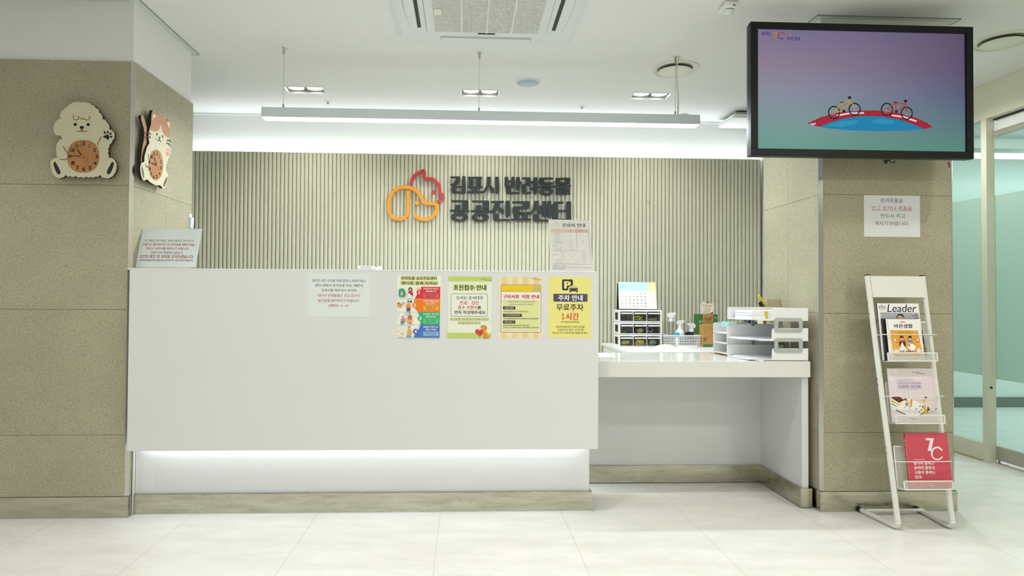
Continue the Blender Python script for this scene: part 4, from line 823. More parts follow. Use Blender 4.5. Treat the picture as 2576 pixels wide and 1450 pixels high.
# the sheet is cut square; the stand leans back
tl = at_y(358, 574, 3.325); bl = at_y(341, 671, 3.262); tr_ = at_y(510, 574.5, 3.325)
dv = (bl-tl); hgt = dv.length
W_ = (tr_-tl).length
s = Sheet(tl, X3, dv-X3*dv.dot(X3), zoom=(320, 540, 7.576), th=.0013)
quadm = [(300, 262), (1432, 275), (1298, 1005), (150, 998)]
s.lpoly([s.M(*p) for p in quadm], mat('#dde5e3', .6), 0, .0012)
s.text('본 건물은 다른 분들도 함께 사용하는 공간입니다.', 335, 478, 1282, 522, '#33363c', .015); s.text('건물 내, 엘리베이터 내 반려동물 배변시에는', 292, 548, 1297, 600, '#b33546', .02); s.text('반드시 뒤처리를 해주시기 바랍니다.', 370, 625, 1178, 675, '#b33546', .02)
s.text('민원이 다수 발생되고 있습니다.', 455, 702, 1070, 752, '#33363c', .015); s.text('CCTV 확인 후 과태료 조치하겠습니다.', 240, 768, 1268, 838, '#b33546', .02); s.text('(반려동물 배설물 방치시 동물보호법 제16조에 따라 10만원 이하의 과태료 부과)', 232, 855, 1255, 898, '#41427c', .012)
s.build('notice_sheet', t)
s = Sheet(tl, X3, dv-X3*dv.dot(X3), zoom=(320, 540, 7.576), th=.003)
s.lpoly([s.M(*p) for p in ((312, 235), (1452, 248), (1302, 1010), (142, 1003))], PLATE, .0024, .004); s.build('front_plate', t)
s = Sheet(tl, X3, dv-X3*dv.dot(X3), zoom=(320, 540, 7.576), th=-.004)
s.lpoly([s.M(*p) for p in ((312, 235), (1452, 248), (1302, 1010), (142, 1003))], PLATE, -.004, -.0025); s.build('back_plate', t)
MB().box(-1.598, -1.325, 3.258, 3.37, CT+.0002, CT+.002, PLATE).build('foot_plate', t)

t = thing('price_list_stand', (.54, 3.35, CT), 'upright white price list stand with a pink-headed table on the counter', 'sign holder')
ZP = (1370, 540, 9.064); tl = at_y(1381, 553.5, 3.385); bl = at_y(1386, 684, 3.335); dv = bl-tl; dn_ = Vector((0, dv.y, dv.z))
s = Sheet(tl, X3, dn_, zoom=ZP, th=.002); WP = mat('#e3e3dd', .6)
s.poly([(88, 112), (1015, 128), (1108, 1303), (138, 1298)], WP, -.001, .002)
s.line([(240, 200), (248, 178), (265, 166), (272, 185), (300, 192), (322, 215), (335, 240), (318, 250)], 5, '#b02a3c', True); s.line([(234, 222), (238, 270), (225, 298), (195, 303), (170, 275), (172, 235), (200, 208), (240, 210), (270, 235), (285, 258), (318, 262), (320, 285), (290, 302), (258, 295)], 5, '#d9b84a', True)
s.text('진료비 안내', 408, 202, 920, 290, '#565250', .03)
s.poly([(138, 330), (995, 345), (1002, 418), (143, 408)], '#e6c3b4'); PK = '#a83a52'; GL = '#c9c9c4'
def sk(x, y): return (x+(y-330)*.064*(1-abs(x-140)/3000), y)
for y in (455, 507, 557, 605, 672, 768): s.line([sk(145, y), sk(430, y+3)], 2, GL)
for y in (605, 675, 772): s.line([sk(430, y), sk(705, y+5)], 2, GL)
for y in (872, 922, 972, 1022): s.line([sk(290, y), sk(430, y+2)], 2, GL)
for y in (825, 875, 928, 980, 1030, 1085): s.line([sk(700, y+3), sk(975, y+6)], 2, GL)
for y in (1020, 1073): s.line([sk(145, y), sk(430, y+3)], 2, GL)
s.line([sk(430, 335), sk(425, 1125)], 2, GL); s.line([sk(300, 680), sk(298, 770)], 2, GL); s.line([sk(285, 825), sk(280, 1018)], 2, GL); s.line([(470, 825), (765, 1130)], 2, '#9a9a96'); s.line([(745, 832), (485, 1122)], 2, '#9a9a96')
s.line([(712, 342), (998, 345), (1057, 1137), (175, 1128), (160, 822), (748, 829), (712, 342)], 4.5, PK)
TT = '#85857f'
for b, x0, y0, x1, y1 in (('구분', 268, 362, 312, 382), ('초진비용', 530, 362, 622, 386), ('취약계층,', 800, 358, 892, 376), ('유기동물입양 시민증빙', 762, 384, 958, 402), ('초진 진찰료', 235, 425, 350, 445), ('재진 진찰료', 235, 473, 352, 493), ('상담료', 265, 523, 326, 542), ('종합검진(40종)', 215, 572, 385, 592), ('광견병 예방접종', 222, 617, 382, 635), ('(개, 고양이 연1회 실시)', 178, 642, 430, 660), ('무료', 562, 478, 605, 498), ('10,000', 550, 575, 632, 594), ('10,000', 553, 634, 634, 654), ('무료', 850, 612, 900, 634), ('소형', 365, 690, 402, 708), ('대형', 368, 738, 405, 756), ('내·외장', 180, 700, 275, 716), ('칩 등록', 186, 724, 282, 740), ('10,000', 553, 704, 640, 722), ('(1회)', 575, 730, 630, 748), ('건강검진(항목)', 228, 784, 398, 804), ('10,000', 562, 788, 644, 808), ('~ 5kg', 357, 842, 425, 860), ('~ 10kg', 357, 890, 436, 908), ('~ 20kg', 357, 940, 440, 958), ('~ 30kg', 360, 990, 442, 1008), ('심장사상충', 190, 910, 300, 930), ('종합백신(개)', 258, 1038, 392, 1058), ('종합백신(고양이)', 238, 1088, 418, 1108), ('5,500', 856, 842, 924, 862), ('6,500', 860, 892, 930, 912), ('10,000', 855, 942, 940, 962), ('13,000', 860, 994, 942, 1012), ('6,500', 868, 1046, 938, 1064), ('10,000', 865, 1096, 948, 1114)): s.text(b, x0, y0, x1, y1, TT, .004, 1)
s.text('* 심장사상충은', 168, 1160, 352, 1180, '#55554f', .012, 1); s.text('연 6회', 368, 1160, 440, 1180, '#c04a4a', .02, 1); s.text('제한', 455, 1162, 502, 1182, '#55554f', .012, 1)
s.text('* 종합백신은 연 1회 제한', 168, 1194, 470, 1214, '#55554f', .012, 1); s.text('(단, 1년 미만 동물은 개5차접종, 고양이 3차접종까지 지원)', 475, 1197, 1072, 1222, '#85857f', .004, 1); s.text('* 진료비는 매년 책정됨', 168, 1228, 452, 1252, '#55554f', .012, 1)
s.build('price_list', t)
s = Sheet(tl, X3, dn_, zoom=ZP, th=-.02); s.poly([(150, 1100), (1060, 1110), (1070, 1285), (160, 1280)], PLATE, -.006, -.002); s.build('back_plate', t)
MB().box(.45, .645, 3.338, 3.42, CT, CT+.002, PLATE).build('foot_plate', t)
t = thing('card_terminal', (-.5, 3.42, CT), 'small white card payment terminal lying on the counter top', 'card terminal')
Rm = Matrix.Translation((-.502, 3.40, CT+.016)) @ Matrix.Rotation(-.10, 4, 'Z') @ Matrix.Rotation(-.16, 4, 'X')
MB().box(-.048, .042, -.03, .055, -.010, .009, WPLAS, Rm).build('body', t, bevel=.006)
MB().box(-.032, .028, .012, .045, .0093, .0098, mat('#5d6466', .2), Rm).box(-.03, .026, -.034, -.024, .0, .006, mat('#c8cac8', .4), Rm).build('screen', t)
MB().tube([(-.455, 3.38, CT+.012), (-.448, 3.42, CT+.022), (-.446, 3.46, CT+.022)], .0085, WPLAS, 12).build('roll_cover', t, bevel=0)
t = thing('notice_holder', (-1.60, 3.86, 1.49), 'small pale grey bracket at the back edge of the left pillar', 'bracket')
MB().prism([(-1.605, 1.522), (-1.592, 1.522), (-1.597, 1.46), (-1.605, 1.46)], 'y', 3.86, 3.90, mat('#cfd6d9', .4)).box(-1.608, -1.604, 3.86, 3.90, 1.45, 1.545, mat('#cfd6d9', .4)).build('body', t)

# ================================================================== THINGS ON THE OFFICE DESKS
DZ = .72
def drawer_unit(z, label, contents, hh=.0865):
    x0, x1, y0, y1 = 1.103, 1.414, 4.636, 4.80
    t = thing('drawer_unit', ((x0+x1)/2, (y0+y1)/2, z), label, 'drawer unit', 'stacked mini drawer units'); z1 = z+hh
    mb = MB(); fy = y0
    mb.box(x0, x1, y0, y1, z1-.012, z1-.001, WPLAS).box(x0, x1, y0+.002, y1, z, z+.007, WPLAS).box(x0, x1, y1-.004, y1, z, z1-.002, WPLAS)
    w3 = (x1-x0-.030)/3; xs_ = [x0+.009+k*(w3+.004) for k in range(4)]
    for k in range(4):
        a = x0 if k == 0 else xs_[k]-.004; b = x0+.009 if k == 0 else (x1 if k == 3 else xs_[k])
        if k == 0:
            mb.box(a, b-.006, y0+.002, y0+.03, z, z1-.004, WPLAS).box(a, b-.006, y1-.03, y1, z, z1-.004, WPLAS).box(a, b-.006, y0, y1, z, z+.014, WPLAS).box(a, b-.006, y0, y1, z1-.02, z1-.004, WPLAS).box(a, b, y0, y0+.008, z, z1-.004, WPLAS)
        else: mb.box(a, b, y0, y1, z, z1-.004, WPLAS)
    mb.build('cabinet', t, bevel=.0015)
    for k in range(3):
        a, b = xs_[k]+.001, xs_[k]+w3-.001
        dd = MB().box(a, b, y0-.004, y0-.001, z+.009, z1-.018, SMOKE).box(a, b, y0-.001, y1-.02, z+.009, z+.011, SMOKE)
        dd.box(a, a+.0015, y0, y1-.02, z+.011, z1-.02, SMOKE).box(b-.0015, b, y0, y1-.02, z+.011, z1-.02, SMOKE).box(a, b, y1-.022, y1-.02, z+.011, z1-.02, SMOKE)
        d_ = dd.build('drawer', t)
        MB().box(a+.003, b-.003, y0-.013, y0-.003, z1-.029, z1-.020, WPLAS).build('handle', d_, bevel=.0015)
        c = MB(); rr = random.Random(int(z*1000)+k)
        for kind, col, n_ in contents[k]:
            for j in range(n_):
                px, py, pz = rr.uniform(a+.014, b-.014), rr.uniform(y0+.012, y0+.07), z+.018+rr.uniform(0, .022)
                if kind == 'b': c.lathe([(0, -.007), (.0055, -.004), (.007, 0), (.0055, .004), (0, .007)], (px, py, pz), (rr.uniform(-1, 1), 1, rr.uniform(-1, 1)), mat(col, .45), 10)
                elif kind == 'r':
                    q = Matrix.Translation((px*.4+(a+b)/2*.6, y0+.015+j*.006, z+.022+rr.uniform(0, .01))) @ Matrix.Rotation(rr.uniform(-.5, .5), 4, 'Y'); c.box(-.016, .016, -.002, .002, -.010, .012, mat(col, .5), q)
                elif kind == 's':
                    q = Matrix.Translation(((a+b)/2+rr.uniform(-.008, .008), y0+.03, z+.016+j*.007)) @ Matrix.Rotation(rr.uniform(-.15, .15), 4, 'Y'); c.box(-.030, .030, -.008, .02, -.004, .003, mat(col, .45), q)
                elif kind == 'l':
                    u = rr.uniform(-1, 1); c.tube(catmull([(px-.012, py, pz-.005), (px, py-.004, pz+.010*u), (px+.012, py, pz)], 4, False), .0016, mat(col, .4), 6)
        if c.v:
            o = c.build('drawer_contents', d_); o['kind'] = 'stuff'
drawer_unit(DZ, 'white three-drawer mini unit at the bottom of the stack', [[('r', '#d9cf4a', 2), ('b', '#e8e6e0', 6), ('s', '#6d4f9e', 3)], [('s', '#e3c645', 5), ('s', '#e8e3cf', 1)], [('r', '#e8d25a', 5), ('r', '#4f9ac0', 2), ('b', '#c26a3a', 2)]])
drawer_unit(DZ+.0885, 'white three-drawer mini unit in the middle of the stack', [[('r', '#35373a', 3), ('b', '#cfd832', 2), ('b', '#e8e8e4', 4), ('l', '#1d1e20', 4)], [('s', '#3c3d40', 4), ('r', '#d8d8d2', 2), ('r', '#c0a058', 1)], [('l', '#8a3f32', 5), ('b', '#e2c6cc', 3), ('l', '#3a3434', 4)]])
drawer_unit(DZ+.177, 'white three-drawer mini unit on top under the calendar', [[('b', '#2c2d31', 16), ('l', '#dcdcdc', 3)], [('b', '#dfe62e', 12), ('s', '#e3c08a', 1)], [('s', '#d9cfa6', 2)]])
# calendar
ZG = (1520, 690, 6.59); cz = DZ+.2645
t = thing('desk_calendar', (1.26, 4.73, cz), 'spiral desk calendar with a pale blue header on the drawer units', 'calendar')
tl = at_y(1554.5, 709.5, 4.745); bl = at_y(1557.5, 777.5, 4.69)
s = Sheet(tl, X3, Vector((0, bl.y-tl.y, bl.z-tl.z)), zoom=ZG, th=.001)
Q = [(232, 125), (848, 133), (876, 582), (245, 574)]; s.poly(Q, mat('#eef0ea', .7), -.0005, .001)
def cq(u0, v0, u1, v1, col):
    def B(u, v): return ((Q[0][0]*(1-u)+Q[1][0]*u)*(1-v)+(Q[3][0]*(1-u)+Q[2][0]*u)*v, (Q[0][1]*(1-u)+Q[1][1]*u)*(1-v)+(Q[3][1]*(1-u)+Q[2][1]*u)*v)
    s.poly([B(u0, v0), B(u1, v0), B(u1, v1), B(u0, v1)], col)
cq(0, 0, .795, .33, '#c3e2ee'); cq(.795, 0, 1, .33, '#f2ecb0'); cq(.79, .33, 1, 1, '#ece3de')
s.text('01', 262, 180, 360, 240, '#9fcfe6', .05)
for k in range(4): s.line([(735, 160+k*25), (838, 161+k*25)], 1.5, '#d8d09a')
for k in range(5): s.line([(250+k*4, 345+k*53), (725+k*3, 350+k*53)], 1.2, '#d2d4d0')
dn = 1
for r_ in range(5):
    for c_ in range(7):
        if r_ == 0 and c_ < 4: continue
        cx, cy = 286+c_*64.8+r_*3, 318+r_*53.4+c_*.6; col = '#e0803a' if c_ == 0 or dn == 1 else ('#6a9a2c' if c_ == 1 or dn in (27,) else '#4a4c4e')
        if dn <= 31: s.text(str(dn), cx-(8 if dn < 10 else 15), cy-9, cx+(8 if dn < 10 else 15), cy+10, col, .03, 1)
        dn += 1
for k, dname in enumerate(('SUN', 'MON', 'TUE', 'WED', 'THU', 'FRI', 'SAT')): s.text(dname, 274+k*64.8, 284, 300+k*64.8, 294, '#b9bcb8', .0, 1)
s.build('page', t)
r0 = at_y(1556, 709, 4.748); r1 = at_y(1647, 711, 4.748); mb = MB()
for k in range(30):
    x_ = r0.x+(r1.x-r0.x)*k/29; zz = r0.z+(r1.z-r0.z)*k/29
    mb.tube([(x_, 4.748+.005*math.cos(a), zz-.001+.005*math.sin(a)) for a in [2*PI*j/10 for j in range(10)]], .0009, mat('#5a8aa0', .3, .5), 5, True)
mb.build('spiral_binding', t)
MB().prism([(4.70, cz), (4.772, cz), (4.752, cz+.196), (4.749, cz+.196), (4.766, cz+.004), (4.70, cz+.003)], 'x', tl.x-.004, tl.x+.280, mat('#1c1c1c', .6)).build('stand', t)
# rolled paper
t = MB().cyl((1.452, 4.79, DZ+.01), (1.405, 4.93, DZ+.30), .024, mat('#eceee2', .6), 24).cyl((1.452, 4.79, DZ+.009), (1.405, 4.93, DZ+.301), .012, mat('#c9cbc0', .7), 16).build('paper_roll')
tag(t, 'rolled white sheet leaning on the wall behind the basket', 'paper roll')
# basket with real openings
t = thing('storage_basket', (1.57, 4.72, DZ), 'white plastic basket with a grid of openings on the desk', 'basket')
bx0, bx1, by0, by1, bh = 1.428, 1.712, 4.655, 4.80, .083
mb = MB(); mb.box(bx0+.006, bx1-.006, by0+.004, by1-.004, DZ, DZ+.003, WPLAS)
def grid(mb, p0, ux, n_, nr, wd, ht):
    p0, ux = Vector(p0), Vector(ux); L_ = ux.length; u = ux/L_; nn = Vector((-u.y, u.x, 0))*.0022
    def bar(a, b, z0, z1):
        A = p0+u*a; B = p0+u*b; vs = []
        for z_ in (z0, z1):
            for q in (A, B): vs += [q+Z3*(z_-p0.z)*1+Vector((0, 0, 0)), q+nn+Z3*(z_-p0.z)]
        mb.add([vs[0], vs[2], vs[6], vs[4], vs[1], vs[3], vs[7], vs[5]], [(0, 1, 2, 3), (5, 4, 7, 6), (0, 4, 5, 1), (3, 2, 6, 7), (0, 3, 7, 4), (1, 5, 6, 2)], WPLAS)
    st = L_/n_
    for k in range(n_+1): bar(max(0, k*st-.0035), min(L_, k*st+.0035), p0.z, p0.z+ht)
    for k in range(nr+1): bar(0, L_, p0.z+k*ht/nr-(.003 if k else 0), p0.z+k*ht/nr+(.003 if k < nr else 0))
grid(mb, (bx0+.005, by0+.002, DZ+.002), (bx1-bx0-.010, 0, 0), 23, 4, 0, bh-.01); grid(mb, (bx0+.005, by1-.004, DZ+.002), (bx1-bx0-.010, 0, 0), 23, 4, 0, bh-.01)
grid(mb, (bx0+.005, by0+.002, DZ+.002), (0, by1-by0-.006, 0), 10, 4, 0, bh-.01); grid(mb, (bx1-.005, by0+.002, DZ+.002), (0, by1-by0-.006, 0), 10, 4, 0, bh-.01)
mb.build('body', t)
mb = MB(); mb.box(bx0-.003, bx1+.006, by0-.005, by0+.003, DZ+bh-.009, DZ+bh, WPLAS).box(bx0-.003, bx1+.006, by1-.003, by1+.004, DZ+bh-.009, DZ+bh, WPLAS).box(bx0-.003, bx0+.005, by0, by1, DZ+bh-.009, DZ+bh, WPLAS).box(bx1-.004, bx1+.006, by0, by1, DZ+bh-.009, DZ+bh, WPLAS); mb.build('rim', t, bevel=.0015)
def trigger(t, x, y, z, k, m):
    """spray head: collar, body, nozzle arm, trigger, facing right unless k<0"""
    g_ = abs(k); sx_ = 1 if k > 0 else -1
    MB().lathe([(.013*g_, 0), (.0135*g_, .004*g_), (.0135*g_, .016*g_), (.009*g_, .018*g_), (.008*g_, .028*g_)], (x, y, z), (0, 0, 1), m, 20).build('collar', t)
    P = [(-.016, .026), (.010, .026), (.014, .034), (.030, .046), (.031, .058), (-.006, .058), (-.020, .050), (-.023, .036)]
    MB().prism([(x+sx_*a*g_, z+b*g_) for a, b in P], 'y', y-.009*g_, y+.009*g_, m).build('spray_head', t, bevel=.002*g_)
    MB().prism([(x+sx_*a*g_, z+b*g_) for a, b in ((.014, .044), (.022, .040), (.018, .020), (.024, .002), (.019, .001), (.012, .020))], 'y', y-.004*g_, y+.004*g_, m).build('trigger', t, bevel=.0008)
t = thing('spray_bottle', (1.498, 4.70, DZ+.003), 'tall clear spray bottle with a white trigger head in the basket', 'spray bottle', 'spray bottles in the basket')
MB().lathe([(.0, 0), (.021, .001), (.022, .01), (.0205, .15), (.018, .165), (.011, .172), (.011, .178)], (1.498, 4.70, DZ+.003), (0, 0, 1), CLEARP, 28).build('bottle', t)
MB().lathe([(0, .002), (.0195, .003), (.0195, .085), (0, .085)], (1.498, 4.70, DZ+.003), (0, 0, 1), glass_mat((.86, .88, .86), 'liq'), 24).build('liquid', t)
MB().cyl((1.498, 4.70, DZ+.01), (1.498, 4.70, DZ+.18), .0018, WHITE, 8).build('dip_tube', t); trigger(t, 1.498, 4.70, DZ+.178, 1.15, WPLAS)
t = thing('spray_bottle', (1.568, 4.71, DZ+.003), 'solid white spray bottle in the middle of the basket', 'spray bottle', 'spray bottles in the basket')
s = MB().lathe([(.0, 0), (.034, .001), (.036, .008), (.036, .085), (.031, .105), (.018, .122), (.013, .127)], (1.568, 4.71, DZ+.003), (0, 0, 1), WPLAS, 32); s.build('bottle', t); trigger(t, 1.568, 4.71, DZ+.128, 1.05, WPLAS)
s = Sheet((1.575, 4.673, DZ+.09), X3, DN, zoom=ZG, th=0); s.text('CO', 1312, 982, 1345, 1003, '#50545a', .01, 1); s.build('print', t)
t = thing('spray_bottle', (1.655, 4.70, DZ+.003), 'small clear spray bottle at the right end of the basket', 'spray bottle', 'spray bottles in the basket')
MB().lathe([(.0, 0), (.022, .001), (.024, .01), (.024, .078), (.018, .094), (.010, .1), (.010, .106)], (1.655, 4.70, DZ+.003), (0, 0, 1), CLEARP, 28).build('bottle', t); trigger(t, 1.655, 4.70, DZ+.105, -1.1, mat('#dfe3e2', .3))
t = thing('wet_wipe_bottle', (1.535, 4.68, DZ+.003), 'short bottle with a bright blue cap in the basket', 'bottle')
MB().lathe([(.0, 0), (.021, .001), (.022, .006), (.022, .066), (.018, .07)], (1.533, 4.675, DZ+.003), (0, 0, 1), mat('#e4eef2', .3), 24).build('bottle', t)
MB().lathe([(.0185, .07), (.0195, .072), (.0195, .094), (.016, .098), (0, .099)], (1.533, 4.675, DZ+.003), (0, 0, 1), mat('#2aa7d6', .35), 28).build('cap', t)
t = tag(MB().prism([(1.612, DZ+.004), (1.690, DZ+.004), (1.684, DZ+.112), (1.654, DZ+.104), (1.618, DZ+.092)], 'y', 4.75, 4.775, mat('#26272a', .6)).build('zip_pouch', bevel=.004), 'flat dark grey pouch standing behind the clear spray bottle', 'pouch')
# cartons
def faced(name, x0, x1, y0, y1, z0, z1, m, label, cat, group=None):
    t = thing(name, ((x0+x1)/2, (y0+y1)/2, z0), label, cat, group); MB().box(x0, x1, y0, y1, z0, z1, m).build('box', t, bevel=.0012); return t
KR, GN = '#bf9350', '#3f7a44'
KM = mat(KR, .7)
t = faced('wide_carton', 1.725, 1.865, 4.75, 4.86, DZ, DZ+.232, mat(GN, .7), 'tall green and brown carton behind the kraft carton', 'carton', 'cartons beside the basket')
s = Sheet((1.725, 4.75, DZ+.232), X3, DN, .14, .232, .0003, mat(GN, .7), ZG)
s.rect(1635, 675, 1808, 838, KM); s.text('WelCare', 1660, 725, 1780, 755, '#2c2a20', .02); s.poly([(1740, 720), (1800, 700), (1800, 712), (1760, 728)], '#c23a30'); s.ell(1738, 718, 12, 6, '#5aa040', -.4); s.rect(1680, 757, 1762, 770, GN, 5)
for k in range(3): s.text('깨끗', 1658+k*42, 786, 1686+k*42, 802, '#6a4f28', .0, 1)
s.text('0.1', 1577, 765, 1628, 808, '#e6e8de', .05); s.text('청정', 1828, 705, 1858, 745, '#c8d2b8', .02); s.text('DAGO', 1580, 905, 1600, 980, '#c8d2b8', .01, 1); s.build('front_label', t)
t = faced('kraft_carton', 1.708, 1.86, 4.62, 4.70, DZ, DZ+.162, KM, 'kraft brown carton with green bottom band near the basket', 'carton', 'cartons beside the basket')
s = Sheet((1.708, 4.62, DZ+.162), X3, DN, .152, .162, .0003, KM, ZG); s.lpoly(rect(0, .142, .152, .162), mat(GN, .7))
s.ell(1788, 892, 22, 22, '#3f7a44'); s.text('99', 1775, 882, 1802, 903, '#e0e0c8', .03, 1); s.text('AD', 1708, 876, 1742, 892, '#c04030', .03, 1); s.text('WelCare', 1640, 1058, 1698, 1080, '#3a3424', .02); s.rect(1640, 1088, 1692, 1108, GN, 6); s.poly([(1680, 1055), (1705, 1035), (1705, 1045), (1690, 1062)], '#c23a30'); s.line([(1640, 860), (1665, 1000), (1640, 1180)], 2, '#a07a3c'); s.text('W', 1810, 975, 1835, 995, '#2c2a20', .04); s.text('WelCare', 1778, 1195, 1830, 1210, '#e0e0c8', .02); s.build('front_label', t)
t = thing('event_card', (1.80, 4.755, DZ+.232), 'small red-framed white card standing on the green carton', 'card')
s = Sheet(at_y(1761, 764, 4.755), X3, DN, .105, .083, .001, mat('#efeee2', .7), ZG)
s.line([(1605, 512), (1812, 516), (1804, 660), (1598, 655)], 9, '#cf4650', closed=True); s.text('마데카', 1638, 528, 1715, 556, '#b8b820', .05); s.text('스티커선물', 1635, 565, 1765, 592, '#a8a820', .05); s.text('EVENT', 1722, 530, 1785, 548, '#cc4a52', .04); s.text('감사의 마음을 담아', 1636, 600, 1760, 612, '#4a4a42', .02, 1); s.rect(1645, 622, 1748, 637, '#cfd23a', 4); s.poly([(1740, 657), (1790, 627), (1804, 627), (1802, 660)], '#cf4650')
s.poly(catmull([(1620, 485), (1625, 462), (1650, 445), (1675, 460), (1690, 482)], 3, False), '#eee8d6'); s.line([(1622, 480), (1630, 458), (1650, 445), (1672, 460), (1688, 480)], 4, '#a8703a', True); s.poly([(1695, 460), (1712, 468), (1730, 455), (1732, 482), (1712, 475), (1697, 485)], '#a0552a')
s.build('card', t); MB().prism([(4.756, DZ+.232), (4.79, DZ+.232), (4.757, DZ+.28)], 'x', 1.79, 1.81, WHITE).build('prop', t)
# crumpled gloves and handset
def blob(P, base, h, m, name, label, cat, seed=3, amp=.35, n=5):
    R2 = random.Random(seed); mb = MB(); Q_ = catmull(P, 4); N_ = len(Q_); cx = sum(p[0] for p in Q_)/N_; cy = sum(p[1] for p in Q_)/N_; vs = []; fs = []
    for j in range(n+1):
        f = 1-(j/n)**1.6
        for i, p in enumerate(Q_):
            wv = 1+amp*.35*math.sin(i*1.7+seed+j)*(1 if j else 0); vs.append((cx+(p[0]-cx)*f*wv, cy+(p[1]-cy)*f*wv, base+h*(j/n)**.7*(1+amp*math.sin(i*.9+j*1.3+seed))))
    for j in range(n):
        for i in range(N_): k = (i+1) % N_; fs.append((j*N_+i, j*N_+k, (j+1)*N_+k, (j+1)*N_+i))
    fs.append(tuple(range(n*N_, (n+1)*N_))); mb.add(vs, fs, m, True); o = mb.build(name); return tag(o, label, cat)
blob([(1.335, 4.53), (1.36, 4.58), (1.40, 4.56), (1.44, 4.585), (1.475, 4.56), (1.49, 4.52), (1.45, 4.50), (1.41, 4.515), (1.37, 4.50)], DZ, .022, mat('#efeede', .7), 'crumpled_gloves', 'crumpled cream cloth gloves in front of the basket', 'gloves')
t = thing('handset', (1.55, 4.50, DZ), 'flat white rounded handheld device lying in front of the basket', 'device')
q = catmull([(1.478, 4.50), (1.50, 4.525), (1.56, 4.53), (1.612, 4.52), (1.625, 4.495), (1.61, 4.47), (1.56, 4.465), (1.50, 4.475)], 4)
MB().prism(q, 'z', DZ, DZ+.018, WPLAS).build('body', t, bevel=.006); MB().cyl((1.60, 4.497, DZ+.018), (1.60, 4.497, DZ+.0195), .004, mat('#8f9698', .4), 12).build('button', t)

# ================================================================== THINGS ON THE RECEPTION DESK
KZ = .748
s = Sheet((.655, 3.74, KZ), X3, -Y3, .165, .25, .0008, mat('#e3e8ee', .6), (1440, 880, 3.453)); 
s.lpoly(rect(.02, .03, .15, .032), mat('#aab0b8', .7)); s.lpoly(rect(.02, .05, .13, .052), mat('#aab0b8', .7)); s.lpoly(rect(.02, .09, .15, .094), mat('#8f96a2', .7)); s.lpoly(rect(.02, .13, .14, .132), mat('#aab0b8', .7))
tag(s.build('paper_form'), 'single white printed form lying by the counter end', 'paper')
# front letter tray stack: three trays, open to the left, joined by grey hoops
TRW = mat('#ecedeb', .35); TRG = mat('#adb4ae', .42); TRD = mat('#84908f', .45)
def tray(z, label, grp):
    t = thing('letter_tray', (1.64, 3.40, z), label, 'letter tray', grp)
    x0, x1, y0, y1, h = 1.520, 1.752, 3.266, 3.53, .066; xl_ = 1.44
    mb = MB().prism([(x0, y0), (x1, y0), (x1, y1), (xl_, y1), (xl_+.005, y0+.10), (x0-.03, y0+.02)], 'z', z+.002, z+.005, TRW); mb.build('base', t)
    pts = [(x0-.022, z), (x1, z), (x1, z+h), (x0+.060, z+h), (x0+.048, z+h-.004), (x0+.044, z+h-.012), (x0+.0435, z+.022), (x0+.038, z+.013), (x0+.024, z+.010), (x0-.022, z+.008)]
    pts = [(x0-.022, z), (x1, z), (x1, z+h), (x0+.056, z+h), (x0+.047, z+h-.003), (x0+.0435, z+h-.012), (x0+.043, z+.014), (x0+.036, z+.010), (x0-.022, z+.009)]
    MB().prism(pts, 'y', y0, y0+.0035, TRW).build('side_wall', t, bevel=.0008)
    pts = [(xl_, z), (x1, z), (x1, z+h), (xl_+.012, z+h), (xl_+.003, z+h-.004), (xl_, z+h-.014)]
    MB().prism(pts, 'y', y1-.0035, y1, TRW).box(x1-.0035, x1, y0, y1, z, z+h*.75, TRW).build('side_wall', t, bevel=.0008); return t
TP = .1035; TZ = [KZ, KZ+TP, KZ+2*TP]
G_ = 'letter trays at the right end of the desk'
trs = [tray(z, l, G_) for z, l in zip(TZ, ('bottom white letter tray of the three with grey hoops', 'middle white letter tray of the three with grey hoops', 'top white letter tray holding a thick paper stack'))]
for k in range(2):
    t = trs[k]; z = TZ[k]
    for y in (3.262, 3.5305):
        o_ = fillet(rect(1.575, z+.045, 1.722, z+.118), .016); i_ = fillet(rect(1.594, z+.063, 1.703, z+.100), .005)
        MB().prism(keyhole(o_, i_), 'y', y, y+.0045, TRG if y < 3.4 else TRD).build('riser_hoop', t, bevel=.0008)
def sheets(x0, x1, y0, y1, z, n_, label, grp=None, dz=.0016, m='#eef0f0', jit=.004, name='paper_stack'):
    R2 = random.Random(int(z*999)); mb = MB()
    for k in range(n_):
        a, b = R2.uniform(-jit, jit), R2.uniform(-jit, jit); mb.box(x0+a, x1+a*.3, y0+b*.3, y1+b, z+k*dz, z+(k+.8)*dz, mat(m, .7))
    return tag(mb.build(name), label, 'papers', grp)
sheets(1.462, 1.738, 3.29, 3.51, TZ[0]+.005, 6, 'loose papers in the bottom hooped letter tray', 'papers in the letter trays', .0012, '#e6e9ee'); sheets(1.450, 1.738, 3.29, 3.51, TZ[1]+.005, 4, 'thin papers in the middle hooped letter tray', 'papers in the letter trays', .001, '#dfe4f0')
st = thing('form_stack', (1.62, 3.40, TZ[2]+.005), 'thick stack of white forms with yellow index tabs in the top tray', 'papers')
mb = MB(); R2 = random.Random(4)
for k in range(24):
    a = R2.uniform(-.0015, .0015)+(.003 if k in (5, 10, 16) else 0); mb.box(1.474+a, 1.742, 3.30, 3.51, TZ[2]+.005+k*.0019, TZ[2]+.005+k*.0019+.0016, mat('#f1f2f2', .7))
mb.build('sheets', st); mb = MB()
for k in range(5): mb.box(1.548-.002*k, 1.556, 3.2965, 3.30, TZ[2]+.006+k*.0085, TZ[2]+.0135+k*.0085, mat('#e6c41c', .5))
mb.build('index_tabs', st)
